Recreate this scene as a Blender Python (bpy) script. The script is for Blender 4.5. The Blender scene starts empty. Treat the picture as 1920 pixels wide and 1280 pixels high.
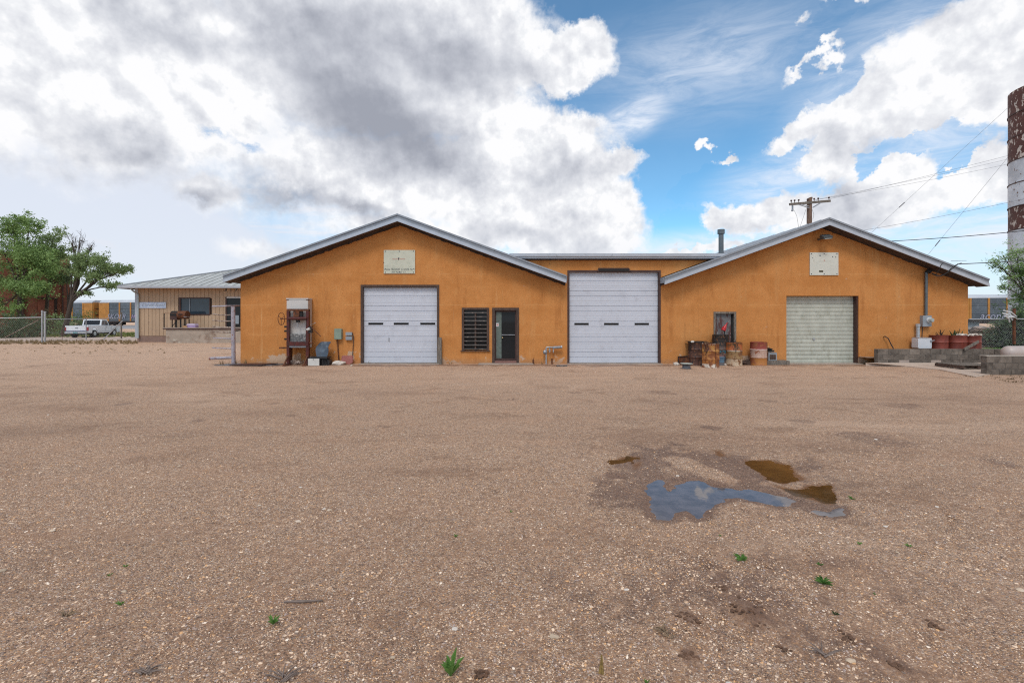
import bpy, math, random
import numpy as np
from mathutils import Vector, Matrix, noise as mnoise
R = math.radians
random.seed(7)
scene = bpy.context.scene
C = bpy.context.collection

# ------------------------------------------------------------------ camera
CAMH, F, HX, HY = 1.78, 900.0, 960.0, 597.0      # eye height, focal length in photo pixels, vanishing point
cam_d = bpy.data.cameras.new('camera'); cam = bpy.data.objects.new('camera', cam_d); C.objects.link(cam)
cam.location = (0, 0, CAMH); cam.rotation_euler = (R(90), 0, 0)
cam_d.sensor_width = 36; cam_d.lens = 36 * F / 1920; cam_d.shift_y = -(640 - HY) / 1920
cam_d.clip_end = 3000; cam_d.clip_start = 0.05
scene.camera = cam
scene.view_settings.view_transform = 'Standard'; scene.view_settings.look = 'None'
scene.view_settings.exposure = 0.5; scene.view_settings.gamma = 1; scene.view_settings.use_curve_mapping = False
scene.cycles.use_denoising = False; scene.cycles.filter_width = 1.15
scene.cycles.max_bounces = 6

def P(px, py, Y): return Vector(((px - HX) / F * Y, Y, CAMH - (py - HY) / F * Y))
def PX(px, Y): return (px - HX) / F * Y
def PZ(py, Y): return CAMH - (py - HY) / F * Y
def G(px, py, z=0.0):
    d = F * (CAMH - z) / (py - HY); return Vector(((px - HX) / F * d, d, z))

# ------------------------------------------------------------------ node helpers
class N:
    def __init__(s, tree): s.t = tree
    def n(s, typ, ins=None, **kw):
        nd = s.t.nodes.new(typ)
        for k, v in kw.items(): setattr(nd, k, v)
        if ins:
            for k, v in ins.items():
                sock = nd.inputs[k]
                if isinstance(v, bpy.types.NodeSocket): s.t.links.new(v, sock)
                elif isinstance(v, bpy.types.Node): s.t.links.new(v.outputs[0], sock)
                else: sock.default_value = v
        return nd
    def m(s, op, a, b=None, c=None, clamp=False):
        ins = {0: a}
        if b is not None: ins[1] = b
        if c is not None: ins[2] = c
        return s.n('ShaderNodeMath', ins, operation=op, use_clamp=clamp).outputs[0]
    def mix(s, f, a, b, bt='MIX'):
        nd = s.n('ShaderNodeMix', {0: f}, data_type='RGBA', blend_type=bt)
        for k, v in ((6, a), (7, b)):
            if isinstance(v, bpy.types.NodeSocket): s.t.links.new(v, nd.inputs[k])
            else: nd.inputs[k].default_value = (*v[:3], 1)
        return nd.outputs[2]
    def ss(s, x, a, b, c=0.0, d=1.0):
        return s.n('ShaderNodeMapRange', {0: x, 1: a, 2: b, 3: c, 4: d}, interpolation_type='SMOOTHSTEP').outputs[0]
    def noise(s, vec, scale, detail=4, rough=.55, dist=0):
        return s.n('ShaderNodeTexNoise', {'Vector': vec, 'Scale': scale, 'Detail': detail, 'Roughness': rough, 'Distortion': dist})
    def ramp(s, x, stops, interp='LINEAR'):
        nd = s.n('ShaderNodeValToRGB', {0: x}); cr = nd.color_ramp; cr.interpolation = interp
        while len(cr.elements) < len(stops): cr.elements.new(.5)
        for e, (p, c) in zip(cr.elements, stops): e.position = p; e.color = (*c[:3], 1)
        return nd.outputs[0]
    def map(s, vec, scale=(1, 1, 1), loc=(0, 0, 0), rot=(0, 0, 0)):
        return s.n('ShaderNodeMapping', {'Vector': vec, 'Scale': scale, 'Location': loc, 'Rotation': rot}).outputs[0]

# ------------------------------------------------------------------ sky: Nishita blue with procedural cumulus, laid out by direction
SUN_EL, SUN_AZ = 54.0, 190.0      # azimuth clockwise from +Y: behind the camera
w = bpy.data.worlds.new('World'); scene.world = w; w.use_nodes = True
w.node_tree.nodes.clear(); k = N(w.node_tree)
sky = k.n('ShaderNodeTexSky', sky_type='NISHITA', sun_disc=False, sun_elevation=R(SUN_EL), sun_rotation=R(SUN_AZ), altitude=1300, air_density=1.0, dust_density=0.6, ozone_density=2.5)
tc = k.n('ShaderNodeTexCoord').outputs['Generated']
sep = k.n('ShaderNodeSeparateXYZ', {0: tc})
X_, Y_, Z_ = sep.outputs
az = k.m('ARCTAN2', X_, Y_); el = k.m('ARCSINE', k.m('MINIMUM', k.m('MAXIMUM', Z_, -1), 1))
ae = k.n('ShaderNodeCombineXYZ', {0: az, 1: el}).outputs[0]
# puffy warp of the coordinates
wn = k.noise(tc, 9, 6, .62)
wv = k.n('ShaderNodeVectorMath', {0: wn.outputs['Color'], 1: (.5, .5, .5)}, operation='SUBTRACT').outputs[0]
wv = k.n('ShaderNodeVectorMath', {0: wv, 'Scale': .16}, operation='SCALE').outputs[0]
aw = k.n('ShaderNodeVectorMath', {0: ae, 1: wv}, operation='ADD').outputs[0]
def AE(px, py):
    x, z = (px - HX) / F, (HY - py) / F
    return math.atan2(x, 1), math.asin(z / math.sqrt(1 + x * x + z * z))
def blobs(lst, vec, smooth=.25):
    acc = None
    for px, py, rx, ry, rot, amp in lst:
        a, e = AE(px, py); a1, _ = AE(px + rx, py); a0, _ = AE(px - rx, py)
        _, e1 = AE(px, py - ry); _, e0 = AE(px, py + ry)
        sx, sy = max(.01, (a1 - a0) / 2), max(.01, (e1 - e0) / 2)
        mp = k.n('ShaderNodeMapping', {'Vector': vec, 'Location': (a, e, 0), 'Rotation': (0, 0, R(rot)), 'Scale': (sx, sy, 1)}, vector_type='TEXTURE').outputs[0]
        ln = k.n('ShaderNodeVectorMath', {0: mp}, operation='LENGTH').outputs['Value']
        v = k.m('MULTIPLY', k.m('SUBTRACT', 1.0, k.m('MINIMUM', ln, 2.0)), amp)
        acc = v if acc is None else k.m('SMOOTH_MAX', acc, v, smooth)
    return acc
CL = [ # px, py, rx, ry, rot, amp
 (60, 70, 760, 300, 0, 1.5), (700, 80, 400, 250, 0, 1.5), (700, 330, 400, 130, -4, 1.0), (490, 462, 100, 34, 0, .6), (400, 350, 130, 50, 0, .8), (1040, 105, 130, 72, 0, 1.1), (985, 345, 215, 165, 0, 1.3), (1150, 300, 60, 40, 0, .7), (1170, 370, 50, 46, 0, .7), (1060, 250, 80, 50, 0, .9), (1060, 425, 165, 105, 0, 1.2),
 (760, 440, 260, 50, -6, .7),
 (1780, 110, 330, 125, 17, 1.2), (1640, 200, 185, 56, 14, .9), (1500, 245, 80, 26, 20, .7), (1565, 290, 58, 58, 0, .7),
 (1850, 190, 150, 70, 0, .9), (1385, 405, 112, 40, 6, .8), (1480, 375, 90, 40, 0, .7), (1650, 330, 105, 62, 0, 1.0), (1600, 385, 210, 50, 0, .9),
 (1820, 330, 180, 62, 6, 1.0), 
 (1500, 46, 26, 9, 0, .3), (1548, 58, 40, 13, 10, .34), (1610, 4, 75, 16, 0, .42), (1535, 110, 56, 15, 20, .4),
 (1316, 276, 15, 12, 0, .5), (1350, 306, 22, 11, 0, .5), (1330, 470, 190, 14, 2, .55), (2300, 200, 420, 300, 0, 1.1), (-600, 100, 700, 500, 0, 1.2)]
cov = blobs(CL, aw, .12)
fine = k.noise(tc, 26, 5, .6).outputs[0]
body = k.m('ADD', cov, k.m('MULTIPLY', k.m('SUBTRACT', fine, .5), .32))
# cloud field for the rest of the sky (overhead and behind the camera)
far = k.noise(tc, 2.2, 7, .58, .4).outputs[0]
backm = k.m('MAXIMUM', k.ss(Y_, .35, -.05), k.ss(el, .62, .85))
body = k.m('MAXIMUM', body, k.m('MULTIPLY', k.m('SUBTRACT', k.m('MULTIPLY', far, 3.0), 1.28), backm))
body = k.m('SUBTRACT', body, k.m('MULTIPLY', k.m('MAXIMUM', blobs([(1420, 322, 105, 34, 8, 1.2), (1330, 345, 60, 30, 20, .8), (1700, 262, 105, 26, 4, 1.1), (1615, 300, 40, 34, 0, .9), (1800, 290, 70, 16, 8, .8), (1560, 150, 50, 30, 30, .7), (1560, 60, 80, 34, 30, .5), (385, 243, 50, 12, -14, .33), (110, 100, 60, 30, -30, .4), (455, 275, 50, 12, -12, .3), (1290, 430, 60, 40, 0, .6)], aw, .1), 0.0), 1.35))
dens = k.ss(body, -.03, k.m('ADD', .27, k.ss(az, .0, -.35, 0, .26)))
soft_ = k.n('ShaderNodeVectorMath', {0: ae, 1: k.n('ShaderNodeVectorMath', {0: wv, 'Scale': 1.2}, operation='SCALE').outputs[0]}, operation='ADD').outputs[0]
# thin veil: wisps beside the tower, haze over the low sky at left
wis = k.noise(k.map(tc, (1.2, 1, 5), rot=(0, R(-14), 0)), 7, 6, .65, .6).outputs[0]
vl = blobs([(1180, 225, 130, 55, 18, 1.1), (1330, 465, 330, 50, 0, .9), (1700, 450, 420, 85, 0, 1.5), (1330, 120, 400, 170, 0, .55), (1750, 160, 420, 260, 12, 1.0), (1500, 330, 260, 90, 8, .8), (250, 440, 900, 170, 0, 2.4), (-100, 500, 700, 120, 0, 2.0), (420, 200, 330, 200, 0, 1.6)], ae, .2)
veil = k.m('MULTIPLY', k.ss(vl, 0.0, .8), k.ss(wis, .28, .75, .25, 1.0), clamp=True)
lowv = k.ss(blobs([(60, 430, 900, 210, 0, 1.6), (200, 300, 420, 150, 0, 1.2), (-500, 300, 600, 400, 0, 1.2)], soft_, .2), .0, .75, 0, .93)
veil = k.m('MAXIMUM', veil, lowv)
# shading: grey undersides + relief of the puffs
DK = [(700, 215, 260, 145, -24, 1.4), (650, 60, 300, 120, 0, .75), (850, 130, 220, 95, 0, .85), (770, 285, 160, 66, -10, 1.1), (560, 372, 150, 30, -4, .9), (660, 385, 110, 25, -12, .8), (380, 372, 60, 30, 0, .8), (230, 275, 200, 56, -10, .6),
 (290, 55, 190, 60, -20, .62), (220, 325, 110, 30, 0, .55), (170, 440, 420, 90, 0, .28), (1040, 330, 90, 50, 0, .42), (1000, 440, 200, 34, 0, .35), (1800, 200, 220, 40, 14, .3), (1650, 375, 160, 24, 0, .3), (1500, 395, 110, 22, 0, .3), (1390, 425, 90, 16, 0, .4), (-500, 200, 500, 200, 0, .6)]
soft = k.n('ShaderNodeVectorMath', {0: ae, 1: k.n('ShaderNodeVectorMath', {0: wv, 'Scale': .8}, operation='SCALE').outputs[0]}, operation='ADD').outputs[0]
dk = k.ss(blobs(DK, soft, .4), -.30, 1.25)
off = k.n('ShaderNodeVectorMath', {0: tc, 1: (.012, 0, .022)}, operation='ADD').outputs[0]
r1 = k.noise(tc, 8, 6, .56).outputs[0]; r2 = k.noise(off, 8, 6, .56).outputs[0]
rel = k.m('MULTIPLY', k.m('SUBTRACT', r1, r2), 3.2)
broad = k.noise(tc, 3.1, 3, .5).outputs[0]
shade = k.m('ADD', k.m('MULTIPLY', k.m('SUBTRACT', .5, broad), .28), k.m('MULTIPLY', rel, -.95))
shade = k.m('ADD', shade, k.m('MULTIPLY', k.ss(body, .1, .9), .05))
shade = k.m('MULTIPLY', shade, k.m('SUBTRACT', 1.0, k.m('MULTIPLY', dk, .74)))
tone = k.m('ADD', dk, shade, clamp=True)
ccol = k.ramp(tone, [(0, (.70, .70, .71)), (.08, (.64, .65, .67)), (.22, (.57, .58, .61)), (.45, (.47, .485, .525)), (.7, (.37, .385, .43)), (1, (.25, .265, .31))])
SK = .10
blue = k.mix(1.0, sky.outputs[0], (.82, 1.24, 1.26), 'MULTIPLY')
cs = k.n('ShaderNodeVectorMath', {0: ccol, 'Scale': 1 / SK}, operation='SCALE').outputs[0]
vcol = k.n('ShaderNodeVectorMath', {0: k.mix(k.ss(az, -.2, .3), (.55, .575, .64), (.62, .655, .72)), 'Scale': 1 / SK}, operation='SCALE').outputs[0]
c1 = k.mix(veil, blue, vcol)
c2 = k.mix(dens, c1, cs)
hz = k.n('ShaderNodeVectorMath', {0: (.55, .59, .65), 'Scale': 1 / SK}, operation='SCALE').outputs[0]
c3 = k.mix(k.ss(el, .19, .0, 0, .95), c2, hz)
bg = k.n('ShaderNodeBackground', {0: c3, 1: SK})
k.n('ShaderNodeOutputWorld', {0: bg})
w.cycles.sampling_method = 'MANUAL'; w.cycles.sample_map_resolution = 512

sd = bpy.data.lights.new('sun', 'SUN'); sd.energy = 1.15; sd.angle = R(18); sd.color = (1, .955, .89)
sun = bpy.data.objects.new('sun', sd); C.objects.link(sun)
sdir = Vector((math.sin(R(SUN_AZ)) * math.cos(R(SUN_EL)), math.cos(R(SUN_AZ)) * math.cos(R(SUN_EL)), math.sin(R(SUN_EL))))
sun.rotation_euler = sdir.to_track_quat('Z', 'Y').to_euler(); sun.location = sdir * 60

# ------------------------------------------------------------------ materials
def newmat(name):
    m = bpy.data.materials.new(name); m.use_nodes = True; t = m.node_tree; t.nodes.clear(); k = N(t)
    b = k.n('ShaderNodeBsdfPrincipled'); k.n('ShaderNodeOutputMaterial', {0: b}); return m, k, b
def L(k, a, b): k.t.links.new(a, b)
_MC = {}
def mat(name, col, rough=.7, metal=0., var=.18, vs=3., col2=None, c2=.55, c2w=.08, c2s=4., bump=0., bs=40., stretch=(1, 1, 1), rnd=0., col3=None, c3=.6, c3s=2.):
    """plain weathered material: base colour, slow variation, optional patches of a second and third colour, fine relief"""
    if name in _MC: return _MC[name]
    m, k, b = newmat(name)
    tc = k.n('ShaderNodeTexCoord').outputs['Object']
    oi = k.n('ShaderNodeObjectInfo')
    v = k.n('ShaderNodeVectorMath', {0: tc, 1: k.n('ShaderNodeVectorMath', {0: oi.outputs['Location'], 'Scale': 1.7}, operation='SCALE').outputs[0]}, operation='ADD').outputs[0]
    v = k.map(v, stretch)
    n1 = k.noise(v, vs, 6, .6).outputs[0]
    c = k.mix(k.ss(n1, .25, .75), tuple(x * (1 - var) for x in col), tuple(min(1, x * (1 + var)) for x in col))
    if col2:
        n2 = k.noise(v, c2s, 8, .65).outputs[0]; c = k.mix(k.ss(n2, c2 - c2w, c2 + c2w), c, col2)
    if col3:
        n3 = k.noise(k.map(v, loc=(7, 3, 1)), c3s, 8, .68).outputs[0]; c = k.mix(k.ss(n3, c3 - .05, c3 + .05), c, col3)
    if rnd:
        f = k.n('ShaderNodeMapRange', {0: oi.outputs['Random'], 3: 1 - rnd, 4: 1 + rnd}).outputs[0]
        c = k.n('ShaderNodeVectorMath', {0: c, 'Scale': f}, operation='SCALE').outputs[0]
    L(k, c, b.inputs['Base Color']); b.inputs['Roughness'].default_value = rough; b.inputs['Metallic'].default_value = metal
    if bump:
        bn = k.noise(v, bs, 4, .6).outputs[0]; bp = k.n('ShaderNodeBump', {'Height': bn, 'Strength': bump, 'Distance': .01}); L(k, bp.outputs[0], b.inputs['Normal'])
    _MC[name] = m; return m

RUST = (.16, .055, .022)
M = dict(
 white_steel=mat('white_steel', (.55, .57, .63), .45, 0, .04, 1.2, (.46, .47, .52), .62, .14, 2.4, .10, 5, col3=(.27, .25, .23), c3=.75, c3s=4),
 dark=mat('dark', (.012, .011, .011), .8), black_plastic=mat('black_plastic', (.02, .02, .022), .5),
 beige_steel=mat('beige_steel', (.46, .465, .395), .55, 0, .12, 3, (.36, .36, .29), .6, .12, 5, .05, 30, (1, 1, .4)),
 brown_wood=mat('brown_wood', (.075, .045, .034), .85, 0, .4, 9, (.25, .19, .15), .66, .05, 14, .4, 60, (3, 3, .5)),
 brown_steel=mat('brown_steel', (.06, .026, .02), .6, 0, .3, 5, (.12, .06, .04), .65, .08, 9),
 grey_wood=mat('grey_wood', (.20, .17, .14), .9, 0, .4, 6, (.09, .07, .055), .55, .1, 16, .5, 50, (4, 4, .6)),
 roof_metal=mat('roof_metal', (.40, .42, .45), .42, .55, .1, 2, (.30, .31, .33), .62, .1, 6, .08, 20),
 fascia=mat('fascia', (.28, .295, .32), .45, .35, .1, 2.5, (.19, .20, .21), .64, .1, 7),
 fascia_light=mat('fascia_light', (.46, .48, .52), .4, .3, .07, 2.5, (.30, .31, .32), .66, .08, 7),
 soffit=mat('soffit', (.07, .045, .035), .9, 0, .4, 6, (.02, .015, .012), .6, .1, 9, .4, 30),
 red_steel=mat('red_steel', (.085, .014, .010), .5, .1, .35, 7, (.045, .02, .014), .56, .08, 11, .2, 40),
 rust=mat('rust', RUST, .85, .1, .4, 8, (.06, .03, .02), .55, .1, 12, .4, 50),
 panel_white=mat('panel_white', (.55, .52, .49), .5, 0, .06, 3, (.35, .31, .28), .68, .08, 6),
 steel=mat('steel', (.30, .31, .33), .45, .5, .2, 6, (.16, .11, .08), .64, .08, 9),
 galv=mat('galv', (.42, .43, .44), .5, .5, .2, 12, (.24, .20, .17), .66, .06, 9),
 lavender_pipe=mat('lavender_pipe', (.36, .33, .37), .5, .1, .2, 6, (.24, .10, .07), .60, .06, 9, .2, 30),
 tan_pipe=mat('tan_pipe', (.45, .36, .30), .7, 0, .35, 14, (.13, .08, .06), .5, .1, 16),
 blue_plastic=mat('blue_plastic', (.06, .08, .11), .45, 0, .25, 4, (.14, .18, .22), .6, .12, 6),
 green_box=mat('green_box', (.22, .28, .22), .55, 0, .12, 4), grey_box=mat('grey_box', (.28, .31, .34), .5, .1, .1, 4),
 pink=mat('pink', (.36, .13, .11), .85, 0, .15, 6, (.28, .10, .09), .6, .1, 10, .3, 40),
 rock_white=mat('rock_white', (.62, .55, .48), .9, 0, .15, 8, (.42, .34, .28), .6, .1, 14, .6, 30),
 concrete=mat('concrete', (.38, .31, .255), .92, 0, .14, 1.5, (.29, .235, .19), .58, .12, 4, .4, 60),
 dock_concrete=mat('dock_concrete', (.38, .31, .25), .92, 0, .18, 1.2, (.22, .15, .11), .6, .1, 1.6, .4, 40, col3=(.46, .41, .34), c3=.62, c3s=2.6),
 block=mat('block', (.165, .135, .11), .95, 0, .25, 3, (.085, .068, .055), .56, .12, 5, .6, 90, rnd=.28),
 block_pale=mat('block_pale', (.40, .32, .27), .95, 0, .12, 3, None, bump=.5, bs=90),
 glass=mat('glass', (.018, .02, .022), .04, 0, .1, 1), glass_blue=mat('glass_blue', (.03, .045, .06), .05, 0, .2, 1),
 dusty_glass=mat('dusty_glass', (.012, .011, .010), .22, 0, .4, 4),
 greygreen=mat('greygreen', (.12, .15, .13), .6, 0, .2, 6, (.06, .07, .06), .62, .08, 9),
 sign=mat('sign', (.56, .56, .45), .5, 0, .06, 3, (.44, .46, .36), .62, .12, 5), sign2=mat('sign2', (.62, .61, .53), .5, 0, .05, 3, (.50, .48, .40), .64, .1, 6),
 ink=mat('ink', (.055, .06, .07), .6, 0, .3, 20), ink_faint=mat('ink_faint', (.42, .40, .34), .6), red_paint=mat('red_paint', (.42, .06, .03), .6),
 white=mat('white', (.72, .72, .72), .5, 0, .05), offwhite=mat('offwhite', (.58, .57, .53), .6, 0, .1), red_plastic=mat('red_plastic', (.45, .008, .012), .4),
 enamel=mat('enamel', (.62, .63, .66), .35, 0, .05, 3, (.55, .48, .33), .67, .03, 5, col3=(.12, .07, .04), c3=.70, c3s=7),
 red_drum=mat('red_drum', (.20, .038, .022), .55, .05, .25, 4, (.15, .03, .02), .58, .1, 6, .1, 30, col3=(.40, .12, .07), c3=.68, c3s=9),
 tan_tank=mat('tan_tank', (.46, .38, .34), .45, 0, .08, 3, (.35, .26, .2), .68, .06, 6),
 brick_red=mat('brick_red', (.40, .14, .09), .9, 0, .12, 4, None, rnd=.12, bump=.3, bs=60),
 purple=mat('purple', (.40, .28, .48), .5), siding=mat('siding', (.45, .315, .205), .75, 0, .06, 1.5, (.36, .245, .165), .62, .1, 3, rnd=.05),
 siding_dark=mat('siding_dark', (.10, .07, .05), .9), found=mat('found', (.23, .15, .12), .9, 0, .15, 3, None, bump=.3, bs=40),
 office_roof=mat('office_roof', (.50, .50, .47), .45, .25, .08, .8, (.40, .39, .36), .6, .12, 2), gutter=mat('gutter', (.42, .43, .46), .45, .2, .08, 3),
 downspout=mat('downspout', (.36, .42, .44), .5, .1, .1, 3), blue_sign=mat('blue_sign', (.42, .50, .66), .5, 0, .1, 3, (.60, .66, .74), .55, .1, 9),
 pole_wood=mat('pole_wood', (.19, .115, .08), .95, 0, .35, 5, (.08, .05, .038), .58, .1, 9, .6, 40, (6, 6, .5)), cable=mat('cable', (.03, .03, .032), .6), guy=mat('guy', (.22, .22, .23), .5), line=mat('line', (.16, .16, .17), .5),
 train_panel=mat('train_panel', (.115, .135, .155), .6, .2, .2, .6, (.17, .19, .21), .6, .1, 2, rnd=.15), train_yellow=mat('train_yellow', (.45, .19, .035), .6, 0, .15, 1.2, (.30, .13, .03), .62, .08, 1.6),
 train_roof=mat('train_roof', (.52, .54, .57), .5, .2, .1, .5), train_dark=mat('train_dark', (.03, .022, .02), .9), graffiti=mat('graffiti', (.34, .34, .42), .6, 0, .2, 2),
 ballast=mat('ballast', (.33, .32, .32), .95, 0, .3, 30, (.20, .19, .19), .55, .1, 40, .5, 20),
 truck_white=mat('truck_white', (.74, .76, .78), .3, 0, .04, 1.5, (.6, .6, .6), .7, .05, 5), tyre=mat('tyre', (.015, .015, .015), .9), chrome=mat('chrome', (.50, .51, .53), .25, .8, .1, 4),
 tail_light=mat('tail_light', (.30, .012, .015), .3), plate=mat('plate', (.10, .28, .30), .5), truck_blue=mat('truck_blue', (.05, .06, .16), .4),
 bark=mat('bark', (.065, .048, .037), .95, 0, .4, 9, None, bump=.6, bs=30, stretch=(4, 4, 1)), dead_wood=mat('dead_wood', (.17, .13, .11), .95, 0, .35, 10), 
 log_wood=mat('log_wood', (.17, .115, .085), .95, 0, .5, 6, (.34, .26, .20), .6, .08, 7, .5, 30, rnd=.4), dry_stem=mat('dry_stem', (.22, .15, .09), .95, 0, .4, 9),
 bag=mat('bag', (.74, .74, .74), .5, 0, .05), vent=mat('vent', (.12, .14, .15), .5, .4, .15, 6), lamp_glass=mat('lamp_glass', (.42, .46, .44), .2),
 brick_dark=mat('brick_dark', (.04, .022, .018), .9), sheet_steel=mat('sheet_steel', (.14, .15, .17), .4, .4, .2, 3, (.11, .08, .05), .6, .1, 5),
)

for n_ in ('dusty_glass', 'glass'):
    [x for x in M[n_].node_tree.nodes if x.type == 'BSDF_PRINCIPLED'][0].inputs['Specular IOR Level'].default_value = .22
def leafmat(name, c1, c2):
    m, k, b = newmat(name)
    g = k.n('ShaderNodeNewGeometry')
    pos = g.outputs['Position']
    n = k.noise(pos, 1.1, 3, .6).outputs[0]
    r = k.m('ADD', k.m('MULTIPLY', g.outputs['Random Per Island'], .5), k.m('MULTIPLY', k.ss(n, .3, .7), .5))
    c = k.mix(r, c1, c2)
    L(k, c, b.inputs['Base Color']); b.inputs['Roughness'].default_value = .6
    tr = k.n('ShaderNodeBsdfTranslucent', {0: c}); mx = k.n('ShaderNodeMixShader', {0: .3, 1: b.outputs[0], 2: tr.outputs[0]})
    out = [x for x in k.t.nodes if x.type == 'OUTPUT_MATERIAL'][0]; L(k, mx.outputs[0], out.inputs[0]); return m
M['leaf_a'] = leafmat('leaf_a', (.09, .17, .04), (.32, .46, .15))
M['leaf_b'] = leafmat('leaf_b', (.10, .16, .05), (.32, .42, .17))
M['leaf_dark'] = leafmat('leaf_dark', (.03, .06, .02), (.10, .15, .06))
M['leaf_brown'] = leafmat('leaf_brown', (.09, .06, .025), (.18, .12, .05))
M['grass'] = leafmat('grass', (.10, .16, .03), (.30, .30, .09))
M['dry_grass'] = leafmat('dry_grass', (.20, .14, .06), (.34, .25, .13))
M['weed'] = leafmat('weed', (.08, .19, .035), (.20, .38, .09))

def stucco():
    m, k, b = newmat('orange_stucco')
    pos = k.n('ShaderNodeNewGeometry').outputs['Position']
    sp = k.n('ShaderNodeSeparateXYZ', {0: pos}).outputs; x, z = sp[0], sp[2]
    n1 = k.noise(pos, .8, 7, .68, .6).outputs[0]
    st = k.noise(k.map(pos, (1.6, 1.6, .22)), 1.5, 7, .62).outputs[0]
    fine_ = k.noise(pos, 22, 5, .7).outputs[0]
    c = k.mix(k.ss(n1, .28, .72), (.53, .205, .050), (.64, .272, .080))
    c = k.mix(k.ss(st, .52, .72, 0, .6), c, (.62, .30, .105))
    c = k.mix(k.ss(st, .46, .28, 0, .55), c, (.34, .115, .024))
    c = k.mix(k.ss(fine_, .3, .7, 0, .30), c, (.36, .14, .035)); md = k.noise(k.map(pos, (1, 1, .8), loc=(2, 0, 5)), 3.6, 9, .74).outputs[0]; c = k.mix(k.ss(md, .50, .68, 0, .32), c, (.62, .30, .10)); c = k.mix(k.ss(md, .46, .30, 0, .28), c, (.38, .14, .026))
    # pale drips
    dr = k.noise(k.map(pos, (5, 5, .35), loc=(3, 0, 8)), 1.2, 8, .7).outputs[0]
    c = k.mix(k.ss(dr, .60, .72, 0, .55), c, (.68, .38, .16)); dr2 = k.noise(k.map(pos, (4, 4, .25), loc=(11, 0, 3)), 1.3, 8, .72).outputs[0]; c = k.mix(k.ss(dr2, .58, .70, 0, .45), c, (.33, .13, .035))
    # seams between the plaster lifts
    wob = k.m('MULTIPLY', k.m('SUBTRACT', k.noise(pos, 1.7, 5, .6).outputs[0], .5), .12)
    zz = k.m('ADD', z, wob)
    for zs in (2.32, 3.52, 1.15):
        d = k.m('ABSOLUTE', k.m('SUBTRACT', zz, zs)); gate = k.ss(k.noise(pos, 1.3, 3, .6).outputs[0], .42, .6)
        c = k.mix(k.m('MULTIPLY', k.ss(d, .022, .004), k.m('MULTIPLY', gate, .45)), c, (.66, .34, .13))
        up = k.m('MULTIPLY', k.ss(k.m('SUBTRACT', zs, zz), 0.0, .25), k.ss(k.m('SUBTRACT', zs, zz), .6, .2))
        c = k.mix(k.m('MULTIPLY', up, .16), c, (.36, .12, .018))
    # peeled plaster low down
    pl = k.noise(pos, 3.2, 9, .7).outputs[0]
    low = k.ss(z, .75, .02)
    lump = k.ss(k.noise(k.map(pos, (.55, 1, 1), loc=(1.3, 0, 0)), 1.0, 2, .5).outputs[0], .36, .62)
    pm = k.ss(k.m('ADD', pl, k.m('MULTIPLY', k.m('MULTIPLY', low, lump), .30)), .66, .72)
    c = k.mix(k.m('MULTIPLY', pm, .85), c, (.55, .40, .29))
    mud = k.m('MULTIPLY', k.ss(k.m('ADD', z, k.m('MULTIPLY', wob, 1.5)), .28, .0), .55)
    c = k.mix(mud, c, (.34, .19, .10))
    spk = k.noise(pos, 7, 3, .5).outputs[0]
    c = k.mix(k.ss(spk, .765, .78, 0, .7), c, (.15, .07, .03))
    L(k, c, b.inputs['Base Color']); b.inputs['Roughness'].default_value = .92
    h = k.m('ADD', k.m('MULTIPLY', fine_, .6), k.noise(pos, 90, 3, .6).outputs[0])
    h = k.m('ADD', h, k.m('MULTIPLY', k.noise(pos, 5, 4, .5).outputs[0], 2.0))
    bp = k.n('ShaderNodeBump', {'Height': h, 'Strength': .5, 'Distance': .012}); L(k, bp.outputs[0], b.inputs['Normal']); return m
M['stucco'] = stucco()

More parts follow.
